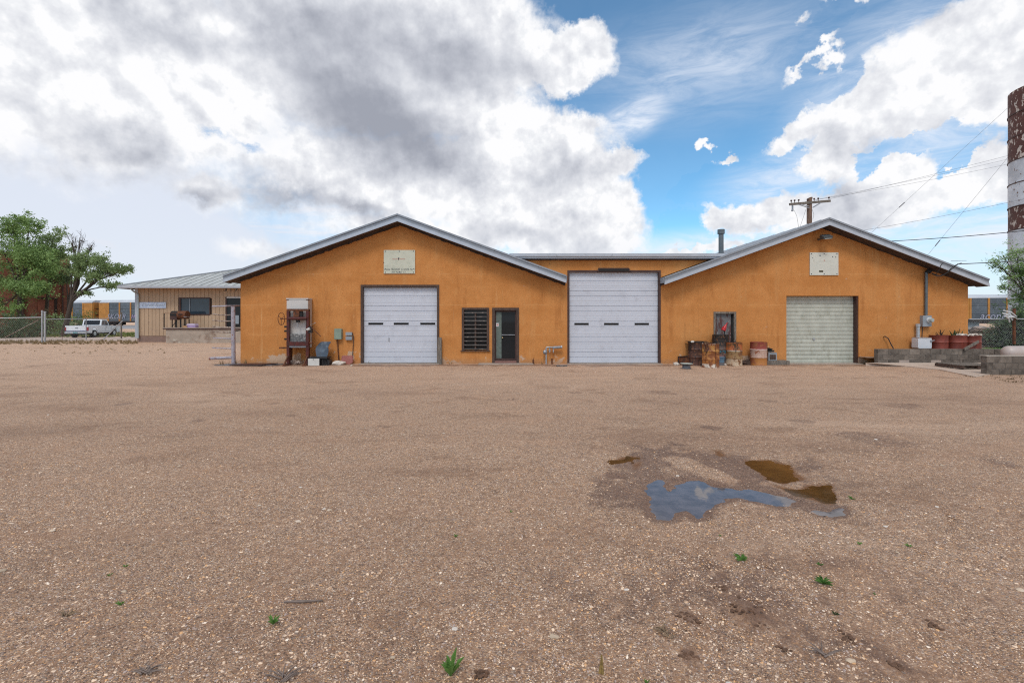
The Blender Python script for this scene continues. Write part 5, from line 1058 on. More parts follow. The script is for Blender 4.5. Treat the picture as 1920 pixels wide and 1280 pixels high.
tree('elm_tree', 'green tree rising behind the leaning one before the brick wall', (PX(88, 53), 53, 0), P(92, 530, 53), [lobe(100, 440, 53, 22, 18, 40), lobe(85, 470, 53, 30, 26, 80), lobe(118, 470, 53, 20, 26, 60), lobe(105, 510, 53, 28, 22, 70), lobe(122, 528, 53, 14, 12, 24)], 'leaf_b', .2, .12, .9, 'trees by the brick building')
lt_ = tree('elm_tree', 'leaning dark trunked tree with dead top branches beyond the pickup', (PX(119, 47), 47, 0), P(137, 553, 47), [lobe(165, 487, 47, 26, 17, 70), lobe(200, 492, 47, 24, 15, 60), lobe(190, 520, 47, 26, 14, 60), lobe(225, 500, 47, 20, 10, 46), lobe(238, 505, 47, 11, 6, 20), lobe(205, 535, 47, 18, 9, 28), lobe(150, 510, 47, 17, 14, 40), lobe(163, 549, 47, 13, 4, 14), lobe(135, 455, 47, 15, 16, 0), lobe(150, 445, 47, 10, 12, 0), lobe(172, 460, 47, 9, 12, 0), lobe(140, 490, 47, 15, 12, 30)], 'leaf_b', .24, .10, 1.1, 'trees by the brick building', bare=(8, 9, 10))
tree('dead_tree', 'bare dark tree stem against the brick corner', (PX(127, 52), 52, 0), P(128, 560, 52), [lobe(126, 520, 52, 8, 10, 12), lobe(132, 500, 52, 7, 12, 8)], 'leaf_dark', .2, .1, .5)
def bush(name, label, px, Y, w, h, n, leafm='leaf_dark', zb=0, size=.1, group=None, stem='bark', cat='bush'):
    base = Vector((PX(px, Y), Y, zb)); t = thing(name, label, cat, tuple(base), 0, group); lv, lf = [], []; tb = MB()
    for i in range(n):
        u = Vector((random.gauss(0, .42), random.gauss(0, .4), abs(random.gauss(.45, .3)))); e_ = base + Vector((u.x * w, u.y * w * .7, min(1, u.z) * h)); 
        if i % 4 == 0: tb.tube([base + Vector((u.x * .3 * w, u.y * .2 * w, -.05)), base.lerp(e_, .6) + Vector((0, 0, .05)), e_], [.02, .014, .006], 4)
        leaf_clump(lv, lf, e_, .28 * min(w, h) + .08, 22, size)
    tb.build('stem', stem, t); m_ = MB(); m_.v, m_.f = lv, lf; m_.build('foliage', leafm, t); return t
bush('bush', 'dark green bush behind the gate at the far left', 18, 44, 2.4, 2.0, 90, 'leaf_dark', group='bushes beyond the left fence')
bush('bush', 'dark green bush between the gate posts and the brick wall', 52, 46, 1.9, 1.9, 60, 'leaf_dark', group='bushes beyond the left fence')
bush('bush', 'bush in front of the leaning tree trunk', 112, 48.5, 1.6, 2.0, 55, 'leaf_b', group='bushes beyond the left fence')
bush('bush', 'green bush between the leaning tree and the rail cars', 150, 60, 1.8, 2.6, 60, 'leaf_a', group='bushes beyond the left fence')
bush('bush', 'brownish shrub before the brick wall', 92, 49, 1.5, 2.6, 50, 'leaf_brown', group='bushes beyond the left fence', size=.08)
Yt = 25
tree('elm_tree', 'loose leaved tree overhanging the chain link fence at the right edge', (PX(1935, Yt), Yt, .2), P(1938, 560, Yt), [lobe(1905, 470, Yt, 22, 14, 26), lobe(1880, 478, Yt, 16, 9, 12), lobe(1862, 487, Yt, 11, 5, 7), lobe(1872, 500, Yt, 13, 7, 9), lobe(1893, 520, Yt, 14, 10, 14), lobe(1880, 536, Yt, 8, 7, 6), lobe(1922, 500, Yt, 22, 25, 60), lobe(1926, 550, Yt, 22, 26, 90), lobe(1960, 470, Yt, 50, 50, 120), lobe(1920, 600, Yt, 20, 22, 90), lobe(1900, 505, Yt + .5, 10, 20, 16), lobe(1912, 615, Yt, 16, 18, 70), lobe(1925, 640, Yt, 14, 12, 50)], 'leaf_a', .085, .06, 1.0)
bush('bush', 'dark green brush behind the right fence', 1896, 24.5, 1.1, 1.5, 170, 'leaf_dark', .2, .085, 'brush behind the right fence')
bush('bush', 'dark green brush at the right picture edge behind the fence', 1924, 24, 1.1, 2.2, 230, 'leaf_dark', .2, .085, 'brush behind the right fence')
bush('bush', 'light green shrub behind the snagged plastic strips', 1876, 27, .7, 1.6, 30, 'leaf_a', .2, .05, 'brush behind the right fence')
# log pile
for i in range(20):
    y = 26 + random.uniform(-.5, .8); z = .35 + random.uniform(0, 1.05) * (1 - abs(i - 9) / 24); px = random.uniform(1832, 1876); l = random.uniform(.5, 1.3); a = random.uniform(-.25, .25); c = Vector((PX(px, y), y, z)); d = Vector((math.cos(a), random.uniform(-.5, .3), math.sin(a) * .6)).normalized() * l / 2
    tag(MB().tube([c - d, c + Vector((0, 0, random.uniform(-.05, .05))), c + d], [random.uniform(.05, .09), random.uniform(.05, .1), random.uniform(.03, .08)], 7).build('log', 'log_wood', None, tuple(c)), 'weathered log in the brush pile behind the right corner of the workshop', 'log', 'logs in the brush pile')
bush('dry_brush', 'dry brown twiggy brush around the log pile', 1862, 26.5, 1.5, .9, 70, 'leaf_brown', .2, .035, stem='dry_stem')
mb = MB()
for i in range(14): mb.rock((PX(random.uniform(1822, 1850), 30), 30 + random.uniform(0, 1), .5 + random.uniform(0, .7)), .3, (1.6, 1, .5), i, .7, 0)
stuff(mb.build('rubble_heap', mat('heap', (.22, .19, .17), .9, 0, .4, 2, (.40, .30, .25), .6, .05, 2)), 'heap of grey rubble behind the workshop corner', 'rubble')
bx_ = thing('metal_shed', 'dull blue corrugated sheet shed behind the workshop corner', 'shed', (PX(1822, 33), 33, .2)); MB().box(PX(1812, 33), PX(1836, 33), 33, 35, 0, PZ(603, 33)).build('wall', mat('blue_sheet', (.20, .24, .27), .6, .2, .2, 2), bx_); MB().box(PX(1812, 33), PX(1868, 33), 32.8, 35.3, PZ(602.9, 33), PZ(599, 33)).build('roof', mat('dark_sheet', (.05, .045, .045), .7, .2, .3, 2), bx_)
# ------------------------------------------------------------------ smokestack
Ys = 32.; Rs = 2.1; xc = PX(1890, Ys) + Rs * 1.43; st = thing('smokestack', 'tall rusty smokestack of riveted white and brown steel rings at the right edge', 'smokestack', (xc, Ys, 0))
ztop = PZ(163, Ys); ring_h = 44.2 * Ys / F; z = ztop; i = 0
cols = ['stack_rust', 'stack_rust', 'stack_rust', 'stack_white', 'stack_white', 'stack_rust'] + ['stack_white'] * 8
while z > .2:
    z0 = max(0, z - ring_h); m = cols[min(i, len(cols) - 1)]
    r_ = Rs + (0.0 if i % 2 else .012)
    prof = [(r_ - .03, z0 + .0), (r_, z0 + .001), (r_, z - .001), (r_ - .03, z)] + ([(r_ - .03, z - .8)] if i == 0 else [])
    rg = MB().lathe(prof, 64, (xc, Ys, 0)).build('ring', m, st, smooth=30)
    MB().lathe([(Rs + .004, z0 - .03), (Rs + .045, z0 - .028), (Rs + .045, z0 + .028), (Rs + .004, z0 + .03)], 64, (xc, Ys, 0)).build('flange', 'brown_steel', rg)
    mbr = MB(); th = math.pi + .42 + .35 * (i % 3)
    for q_ in range(9):
        zz = z0 + .1 + q_ * (ring_h - .2) / 8
        for tt in (th, th + 1.1): p = Vector((xc + math.cos(tt) * (r_ + .01), Ys + math.sin(tt) * (r_ + .01), zz)); mbr.rock(p, .025, (1, 1, 1), q_, 0, 0)
    mbr.tube([(xc + math.cos(th - .2) * (r_ + .005), Ys + math.sin(th - .2) * (r_ + .005), z0), (xc + math.cos(th - .2) * (r_ + .005), Ys + math.sin(th - .2) * (r_ + .005), z)], .022, 4); mbr.build('rivets', 'brown_steel', rg)
    z = z0; i += 1
# guy wires of the stack
for j, (a, b) in enumerate((((1889, 203), (1630, 440)), ((1889, 296), (1738, 480)))):
    g0, g1 = P(a[0], a[1], Ys), P(b[0], b[1], 40 if j == 0 else 36); dirv = g1 - g0; e_ = g0 + dirv * ((g0.z) / (-dirv.z)) if dirv.z < 0 else g1
    t = thing('guy_wire', ['upper', 'lower'][j] + ' steel guy wire slanting down left from the smokestack', 'guy wire', tuple(g0), 0, 'guy wires of the smokestack'); MB().tube([g0, e_], .008, 5).build('cable', 'guy', t)
    m_ = g0.lerp(g1, .82 if j else .7); MB().tube([m_, m_ + (g1 - g0).normalized() * .5], .035, 6).build('turnbuckle', 'guy', t)

# ------------------------------------------------------------------ utility pole and lines
Yu = 32.; up = thing('utility_pole', 'weathered wooden utility pole with a tilted crossarm behind the right gable', 'utility pole', (PX(1517.5, Yu), Yu, 0))
xp = PX(1517.5, Yu); ztp = PZ(370, Yu); MB().tube([(xp, Yu, 0), (xp, Yu, 5), (xp, Yu, ztp - .12)], [.19, .175, .155], 12).prism([(xp - .15, ztp - .12), (xp + .15, ztp - .12), (xp + .13, ztp + .0), (xp + .02, ztp - .01)], Yu - .12, Yu + .12).build('pole', 'pole_wood', up)
a, b = P(1480.5, 383.2, Yu - .6), P(1556.5, 376.8, Yu + .3); MB().bar(a, b, .10, .15).build('crossarm', 'grey_wood', up)
cd = (b - a).normalized(); pin = lambda f: a.lerp(b, f) + Vector((0, 0, .075))
for f in (.04, .12, .22, .44, .60, .70, .97): s0 = pin(f); ins = MB().tube([s0, s0 + Vector((0, 0, .12))], .02, 6).lathe([(.02, .10), (.055, .11), (.05, .15), (.06, .16), (.05, .20), (.02, .21)], 8, s0).build('insulator', 'brown_steel', up)
ctr = Vector((xp, Yu - .17, PZ(392, Yu)))
for f in (.20, .26): MB().bar(a.lerp(b, f) + Vector((0, -.06, -.07)), ctr + Vector((-.1, 0, .02 if f < .25 else .14)), .02, .05).build('brace', 'steel', up)
MB().bar(a.lerp(b, .76) + Vector((0, -.06, -.07)), ctr + Vector((.12, 0, .06)), .02, .07).build('brace', 'steel', up)
q0 = a.lerp(b, .07) + Vector((0, 0, -.1)); MB().tube([q0 + Vector((0, 0, .02)), q0 + Vector((0, 0, -.30))], .055, 8).tube([q0 + Vector((0, 0, -.28)), q0 + Vector((-.02, 0, -.36))], .07, 8).build('fuse_cutout', 'steel', up)
MB().tube([q0 + Vector((.1, 0, -.3)), P(1494, 405, Yu), P(1498, 430, Yu)], .008, 4).tube([P(1511, 393, Yu), P(1498, 432, Yu)], .008, 4).tube([P(1523, 393, Yu), P(1526, 402, Yu), P(1524, 412, Yu)], .008, 4).build('drop_wire', 'cable', up)
def cable(name, label, a, b, sag, r=.012, n=14, m='cable'):
    pts = [];
    for i in range(n + 1): u = i / n; q_ = a.lerp(b, u); q_.z -= 4 * sag * u * (1 - u); pts.append(q_)
    return tag(MB().tube(pts, r * (.62 if r < .02 else .8), 5).build(name, 'line' if r < .02 and name == 'power_line' else m, None, tuple(a)), label, 'cable', 'overhead lines')
cable('power_line', 'thin overhead line, uppermost, from the crossarm to the right', P(1556, 373, Yu + .3), P(2100, 235, 40), .15, .013)
cable('power_line', 'thin overhead line, second from the top, leaving the crossarm', P(1528, 375, Yu), P(2100, 247, 40), .2, .012)
cable('power_line', 'thin overhead line, third from the top, leaving the crossarm', P(1510, 378, Yu), P(2100, 258, 40), .3, .012)
cable('power_line', 'overhead line crossing above the right roof slope below the crossarm lines', P(1560, 441, 34), P(2100, 330, 30), .25, .016)
cable('power_line', 'thick dark overhead line just above the right roof slope', P(1600, 455, 34), P(2100, 412, 26), .2, .028)
cable('service_cable', 'thick service cable running from the right eave to the right edge', P(1795, 495, 18.4), P(2050, 478, 24), .05, .020)
cable('service_cable', 'thin support cable above the service cable at the right eave', P(1783, 489, 18.5), P(1812, 488.5, 18.4), .0, .01)
vp_ = thing('roof_vent', 'grey vent pipe with a cap on the right roof slope', 'vent pipe', (PX(1352, 21), 21, 4.2)); Yv = 21
MB().tube([P(1352, 492, Yv), P(1352, 438, Yv)], .105, 14).build('pipe', 'vent', vp_); MB().tube([P(1352, 438.5, Yv), P(1352, 430.5, Yv)], .15, 14).build('cap', 'vent', vp_)

# ------------------------------------------------------------------ tan office building at left
Yo = 36.2; X0o, X1o = PX(257.5, Yo), -17.0; zf = PZ(629.5, Yo); ze = PZ(540, Yo)
of = thing('office_building', 'tan board sided office with a low hipped metal roof at left', 'building', (X0o, Yo, 0))
MB().box(X0o + .02, X1o, Yo + .06, Yo + 14, zf, ze).build('wall', 'siding_dark', of)
MB().box(X0o - .03, X1o, Yo + .03, Yo + 14.05, -.1, zf - .001).build('foundation', 'found', of)
wxa, wxb, wza, wzb = PX(336, Yo), PX(394, Yo), PZ(589.5, Yo), PZ(559, Yo); dxa, dxb, dza, dzb = PX(423, Yo), PX(452, Yo), PZ(612, Yo), PZ(556.5, Yo)
x = X0o; bw = .282; bm = {}
while x < X1o - .1:
    xa, xb = x, x + bw - .022; segs = [(zf, ze - .02)]
    xm = (xa + xb) / 2
    if wxa < xm < wxb: segs = [(zf, wza), (wzb, ze - .02)]
    elif dxa < xm < dxb: segs = [(dzb, ze - .02)]
    for z0, z1 in segs:
        key = (round(z0, 3), round(z1, 3))
        if key not in bm: o = MB().box(0, bw - .022, -.0, .05, z0, z1).build('siding_board', 'siding', of, local=True); bm[key] = o; o.parent = of
        else: o = bm[key].copy(); C.objects.link(o)
        o.location = (xa - X0o, 0, 0)
    x += bw
ow = MB().box(wxa + .0, wxb, Yo + .03, Yo + .05, wza, wzb).build('window', 'glass_blue', of)
for a, b, c_, d_ in ((wxa - .02, wxa + .12, wza, wzb), (wxb - .05, wxb + .02, wza, wzb)): MB().box(a, b, Yo - .03, Yo + .029, c_, d_).build('frame', 'brown_steel', ow)
for c_, d_ in ((wza - .05, wza + .03), (wzb - .03, wzb + .05)): MB().box(wxa - .02, wxb + .02, Yo - .035, Yo + .02, c_, d_).build('frame', 'brown_steel', ow)
MB().box((wxa * 2 + wxb) / 3, (wxa * 2 + wxb) / 3 + .04, Yo - .01, Yo + .028, wza + .03, wzb - .03).build('mullion', 'steel', ow)
od = MB().box(dxa + .1, dxb, Yo + .01, Yo + .05, dza, dzb - .1).build('door', 'glass', of); MB().box(dxa, dxa + .1, Yo - .03, Yo + .05, dza, dzb).build('frame', 'brown_steel', od); MB().box(dxa + .1, dxb, Yo - .03, Yo + .05, dzb - .1, dzb).build('frame', 'panel_white', od); MB().box(PX(441, Yo), PX(448, Yo), Yo - .02, Yo + .008, PZ(607, Yo), PZ(591, Yo)).build('letter_slot', 'grey_box', od)
# hip roof
e0 = Vector((PX(222, 35.3), 35.3, PZ(536, 35.3))); D = 15.4; rise = .315; xr = X1o + 3
a0 = (e0.x, 35.3, e0.z); a1 = (xr, 35.3, e0.z); b0 = (e0.x + D / 2, 35.3 + D / 2, e0.z + D / 2 * rise); b1 = (xr, 35.3 + D / 2, e0.z + D / 2 * rise); c0_ = (e0.x, 35.3 + D, e0.z); c1_ = (xr, 35.3 + D, e0.z)
mb = MB().add([a0, a1, b1, b0, c0_, c1_], [(0, 1, 2, 3), (0, 3, 4), (3, 2, 5, 4)]); mb.add([(v[0], v[1], v[2] - .02) for v in (a0, a1, c1_, c0_)], [(3, 2, 1, 0)])
rf = mb.build('roof', 'office_roof', of)
mb = MB()
x = e0.x + .45
while x < xr - .3:
    t = min(D / 2, x - e0.x); mb.bar((x, 35.31, e0.z + .02), (x, 35.3 + t, e0.z + .02 + t * rise), .035, .05); x += .61
for i in range(24):
    y = 35.3 + .5 + i * .61
    t = min(y - 35.3, 35.3 + D - y); mb.bar((e0.x, y, e0.z + .02), (e0.x + t, y, e0.z + t * rise + .02), .035, .05)
stuff(mb.build('standing_seams', 'office_roof', of)); MB().tube([Vector(a0) + Vector((0, 0, .03)), Vector(b0) + Vector((0, 0, .03)), Vector(b1) + Vector((0, 0, .03))], .06, 6).build('ridge_cap', 'fascia', of)
MB().box(e0.x - .02, xr, 35.18, 35.29, e0.z - .155, e0.z + .0).build('gutter', 'gutter', of); MB().box(e0.x - .02, e0.x + .08, 35.3, 35.3 + D, e0.z - .2, e0.z).build('gutter', 'gutter', of)
MB().box(e0.x + .1, xr, 35.3, Yo + .05, e0.z - .11, e0.z - .05).build('soffit', 'siding', of)
MB().tube([P(244, 539, 35.6), P(249, 545, 35.7), P(258.5, 551, Yo - .1), P(259, 556, Yo - .1), P(259, 634, Yo - .1)], .06, 6).build('downspout', 'downspout', of); MB().box(X0o - .16, X0o + .06, Yo - .03, Yo + .15, zf - .15, ze).build('corner_trim', 'gutter', of)
text('3 1 7 0', .32, 'ink', of, (PX(438, Yo), Yo - .02, PZ(543.6, Yo)), spacing=1.0, sx=1.6)
s_ = thing('signboard', 'long pale blue sign board on the tan office wall', 'sign', (PX(287, Yo), Yo, PZ(577, Yo))); MB().box(PX(262.5, Yo), PX(312, Yo), Yo - .06, Yo - .01, PZ(577.5, Yo), PZ(566.5, Yo)).build('board', 'blue_sign', s_); text('Clovis Steel', .30, 'grey_box', s_, (PX(287, Yo), Yo - .063, PZ(572, Yo)), shear=.4, sx=1.2)
# loading dock
Yd = 34.8; zd = PZ(614, Yd); dk_ = thing('loading_dock', 'stained concrete loading dock in front of the office', 'loading dock', (PX(311, Yd), Yd, 0))
MB().box(PX(311, Yd), -16, Yd, Yo + .02, -.1, zd - .13).build('wall', 'dock_concrete', dk_); MB().box(PX(306.5, Yd), -16, Yd - .08, Yo + .02, zd - .129, zd - .04).build('edge_beam', 'brown_steel', dk_); MB().box(PX(306.5, Yd), -16, Yd - .09, Yo + .02, zd - .039, zd).build('deck', 'concrete', dk_)
rl = thing('pipe_railing', 'thin pipe handrail at the left end of the loading dock', 'railing', (PX(307.5, Yd), Yd, zd)); MB().tube([(PX(307.5, Yd), Yd + .02, zd), (PX(307.5, Yd), Yd + .02, PZ(587.3, Yd))], .03, 6).build('post', 'dark', rl); MB().tube([(PX(307.5, Yd), Yd + .02, PZ(587.3, Yd)), (PX(307.5, Yd) + .9, Yd + .02, PZ(587.3, Yd))], .018, 6).build('rail', 'rust', rl)
# barrel smoker
Ym = 35.3; sm_ = thing('barrel_smoker', 'rusty barrel barbecue smoker on legs on the loading dock', 'barbecue', (PX(338, Ym), Ym, zd))
xa, xm, xb = PX(323.5, Ym), PX(336, Ym), PX(352, Ym); zc = PZ(591.5, Ym)
MB().tube([(xm, Ym, zc + .05), (xb, Ym, zc + .05)], .30, 18).build('drum', 'rust', sm_, smooth=35); MB().box(xa, xm - .002, Ym - .26, Ym + .26, zc - .32, zc + .02).build('firebox', 'brown_steel', sm_); MB().tube([(xa, Ym, zc + .06), (xm - .004, Ym, zc + .06)], .28, 18).build('firebox_lid', 'dark', sm_, smooth=35)
MB().box(xm + .15, xm + .45, Ym - .34, Ym - .30, zc + .05, zc + .12).build('handle', 'dark', sm_)
for x in (xa + .1, xm - .05, xm + .25, xb - .02): MB().bar((x, Ym - .18, zd), (x, Ym - .18, zc - .25), .05, .05).bar((x, Ym + .18, zd), (x, Ym + .18, zc - .25), .05, .05).build('leg', 'dark', sm_)
MB().bar((xa + .12, Ym - .2, zd + .08), (xm - .02, Ym - .2, zc - .34), .03, .04).build('brace', 'dark', sm_); MB().box(xb - .1, xb + .12, Ym - .3, Ym + .3, zc - .1, zc - .07).build('shelf', 'galv', sm_)
ck = thing('cool_box', 'purple tub with a pale lid beside the smoker', 'cooler', (PX(360, 35.2), 35.2, zd)); MB().prism([(PX(352.5, 35.2), zd + .06), (PX(353, 35.2), zd), (PX(369, 35.2), zd), (PX(368.5, 35.2), zd + .16), (PX(352.5, 35.2), zd + .16)], 35.05, 35.4).build('tub', 'purple', ck); MB().prism([(PX(352, 35.2), zd + .161), (PX(369, 35.2), zd + .161), (PX(367.5, 35.2), zd + .28), (PX(355, 35.2), zd + .28)], 35.02, 35.43).build('lid', mat('lilac', (.5, .42, .56), .5), ck)
tag(MB().box(PX(344, 35.1), PX(352, 35.1), 35.0, 35.25, zd, zd + .13).build('cardboard_box', mat('card', (.42, .24, .12), .9), None, (PX(348, 35.1), 35.1, zd)), 'low brown box between the smoker legs', 'box')

# ------------------------------------------------------------------ brick building, fences, truck, trains
Yb = 56.; bb = thing('brick_building', 'red brick building half hidden behind the trees at far left', 'building', (PX(131, Yb), Yb, 0), R(45))
bk = lambda mb, n, m, par=bb: mb.build(n, m, par, local=True)
u_ = lambda px: (px - 131) / 22.1
bk(MB().box(-15, 0, 0, 12, 0, PZ(483, Yb)), 'wall', 'brickwall'); bk(MB().box(-15.1, .08, -.08, 12.1, PZ(483, Yb) + .001, PZ(480, Yb)), 'parapet_cap', 'rust')
for a in (47, 117.5): bk(MB().box(u_(a) - .06, u_(a) + .06, -.2, -.02, 0, PZ(500, Yb)), 'drainpipe', 'brown_steel')
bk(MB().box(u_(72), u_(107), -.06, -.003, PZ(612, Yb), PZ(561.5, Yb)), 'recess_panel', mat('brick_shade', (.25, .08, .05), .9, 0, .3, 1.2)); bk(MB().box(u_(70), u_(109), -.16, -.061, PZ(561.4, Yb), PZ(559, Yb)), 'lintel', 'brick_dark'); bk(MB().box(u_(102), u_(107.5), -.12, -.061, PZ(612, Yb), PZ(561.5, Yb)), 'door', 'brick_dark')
def post(par, px, y0, y1, Y, r=.04, m='galv'): MB().tube([P(px, y0, Y), P(px, y1, Y)], r, 8).lathe([(r * 1.25, -.02), (r * 1.25, .03), (.001, .06)], 8, P(px, y1, Y)).build('post', m, par)
gt_ = thing('chain_link_gate', 'chain link gate with a diagonal brace at the far left', 'gate', (PX(40, 34.5), 34.5, 0))
MB().tube([P(-60, 597, 33.6), P(78, 595, 35)], .03, 8).build('top_rail', 'galv', gt_); MB().tube([P(-60, 650, 32), P(78, 642.5, 35)], .022, 6).build('bottom_rail', 'steel', gt_); MB().tube([P(8, 633, 34), P(72, 600, 34.9)], .02, 6).build('brace', 'tan_pipe', gt_)
mb = MB(); a, b = P(-60, 597, 33.6), P(78, 597, 35); wires(mb, a.x, a.y, b.x, b.y, .06, 1.76, .11, .0028); stuff(mb.build('wire_mesh', 'galv', gt_))
post(gt_, 79, 642.5, 583, 35.0, .05)
fl_ = thing('chain_link_fence', 'chain link fence with a slanting brace beyond which the pickup stands', 'fence', (PX(150, 38), 38, 0))
post(fl_, 84.2, 643, 585, 34.9, .06, 'galv'); post(fl_, 161.5, 637, 597.5, 40, .035, 'galv'); post(fl_, 227.5, 634.5, 586.5, 42.5, .06, 'grey_wood'); post(fl_, 116.5, 640, 622, 37.2, .018, 'rust')
MB().tube([P(84, 598.3, 34.9), P(161, 597.5, 40)], .028, 8).build('top_rail', 'galv', fl_); MB().tube([P(161, 597.5, 40), P(227, 596.8, 42.5)], .028, 8).build('top_rail', 'galv', fl_); MB().tube([P(193.5, 636.5, 41), P(230, 601, 41)], .04, 8).build('brace', 'galv', fl_)
mb = MB()
for a, b in ((P(84, 598, 34.9), P(161, 598, 40)), (P(161, 598, 40), P(227, 598, 42.5))): wires(mb, a.x, a.y, b.x, b.y, .06, 1.70, .13, .0022)
stuff(mb.build('wire_mesh', 'galv', fl_))
lr = thing('low_pipe_rail', 'low white pipe rail behind the fence left of the pickup', 'rail', (PX(100, 49), 49, 0)); MB().tube([P(86, 623.5, 49), P(150, 623, 49)], .045, 6).build('rail', 'offwhite', lr)
for a in (87.5, 113): MB().box(PX(a, 49) - .07, PX(a, 49) + .07, 48.95, 49.05, 0, PZ(623, 49)).build('post', 'offwhite', lr)
tag(MB().box(PX(28, 46.5), PX(75, 46.5), 46.5, 46.9, 0, PZ(623, 46.5)).build('low_wall', mat('lowwall', (.30, .19, .13), .9, 0, .2, 1.5), None, (PX(50, 46.5), 46.5, 0)), 'low brownish wall behind the gate', 'wall')
# pickup ------------------------------------------------------------
Yk = 46.; tr = thing('pickup_truck', 'white extended cab pickup parked beyond the chain link fence', 'pickup truck', (PX(166, Yk), Yk + .6, 0), R(12))
Lk, Wk = 5.0, 1.78; hw = Wk / 2   # local: +Y is forward, origin on the ground under the middle
def lk(mb, name, m, par=tr, smooth=None): o = mb.build(name, m, par, local=True, smooth=smooth); return o
yr_, yf_ = -Lk / 2, Lk / 2
arch = lambda yc: [(yc - .42, .42), (yc - .38, .66), (yc - .24, .80), (yc, .84), (yc + .24, .80), (yc + .38, .66), (yc + .42, .42)]
prof = [(yr_ + .05, .45)] + arch(-1.45) + arch(1.6) + [(yf_ - .02, .45), (yf_, .75), (yf_ - .05, .92), (1.05, 1.06), (-.35, 1.10), (-.35, 1.12), (yr_ + .02, 1.12), (yr_, 1.05)]
for sx_ in (-1, 1): lk(MB().prism(prof, sx_ * hw, sx_ * (hw - .10), 'X'), 'side_panel', 'truck_white')
lk(MB().box(-hw + .1, hw - .1, -.38, yf_ - .06, .50, .98), 'body', 'truck_white'); lk(MB().prism([(1.0, 1.04), (yf_ - .06, .90), (yf_ - .04, .98 - .06), (1.0, 1.09)], -hw + .05, hw - .05, 'X'), 'hood', 'truck_white')
lk(MB().box(-hw + .10, hw - .10, yr_ + .06, -.38, .55, .62), 'bed_floor', 'truck_white'); tg = lk(MB().box(-hw + .02, hw - .02, yr_ - .01, yr_ + .05, .58, 1.11), 'tailgate', 'truck_white')
lk(MB().box(-.10, .12, yr_ - .02, yr_ - .011, .86, .92), 'handle', 'dark', tg); lk(MB().box(-hw + .02, hw - .02, yr_ - .015, yr_ - .011, .60, .66), 'stripe', 'truck_blue', tg)
cabp = [(-.36, 1.10), (-.20, 1.66), (-.05, 1.70), (.55, 1.70), (1.02, 1.08)]
cab = lk(MB().prism([(y, z) for y, z in cabp], -hw + .12, hw - .12, 'X'), 'cab', 'truck_white')
for sx_ in (-1, 1):
    xx = sx_ * (hw - .118); xo = sx_ * (hw - .108); a_, b_2 = min(xx, xo), max(xx, xo)
    lk(MB().prism([(-.24, 1.16), (-.14, 1.56), (.14, 1.58), (.14, 1.14)], a_, b_2, 'X'), 'window', 'glass_blue', cab); lk(MB().prism([(.20, 1.14), (.20, 1.58), (.50, 1.58), (.82, 1.14)], a_, b_2, 'X'), 'window', 'glass_blue', cab)
lk(MB().prism([(-.375, 1.18), (-.36, 1.18), (-.22, 1.60), (-.235, 1.60)], -hw + .24, hw - .24, 'X'), 'rear_window', 'glass', cab)
lk(MB().box(-hw + .02, hw - .02, yr_ - .13, yr_ - .02, .40, .56), 'rear_bumper', 'chrome'); lk(MB().box(-.20, .16, yr_ - .145, yr_ - .131, .42, .54), 'licence_plate', 'plate')
lk(MB().box(-hw + .02, hw - .02, yf_ - .0, yf_ + .1, .40, .58), 'front_bumper', 'chrome')
for sx_ in (-1, 1):
    x_ = sx_ * (hw - .03); lk(MB().box(x_ - .05, x_ + .06, yr_ - .025, yr_ + .10, .66, .98), 'tail_light', 'tail_light'); lk(MB().box(sx_ * (hw + .03) - .06, sx_ * (hw + .03) + .06, .78, .84, 1.12, 1.26), 'mirror', 'dark')
    lk(MB().box(sx_ * (hw + .003) - .006, sx_ * (hw + .003) + .006, -1.0, 1.15, .50, .56), 'sill_trim', 'galv')
    for yc in (-1.45, 1.6):
        xw = sx_ * (hw - .13); wl = lk(MB().tube([(xw - .11, yc, .36), (xw + .11, yc, .36)], .36, 20), 'wheel', 'tyre', smooth=40); xo = sx_ * (hw - .015); lk(MB().tube([(xo - .008, yc, .36), (xo + .012, yc, .36)], .20, 14), 'rim', 'chrome', wl)
for yy in (.12, 1.08): lk(MB().box(hw - .001, hw + .003, yy, yy + .018, .58, 1.08), 'door_seam', 'dark')
lk(MB().box(hw + .001, hw + .02, .25, .38, .93, .96), 'door_handle', 'dark')
lk(MB().box(-hw + .2, hw - .2, yr_ + .2, yf_ - .2, .30, .49), 'chassis', 'dark')
for i in range(4): lk(MB().box(hw - .105, hw - .095, .16, .24, 1.22 + i * .1, 1.27 + i * .1), 'vent_slot', 'dark') if False else None

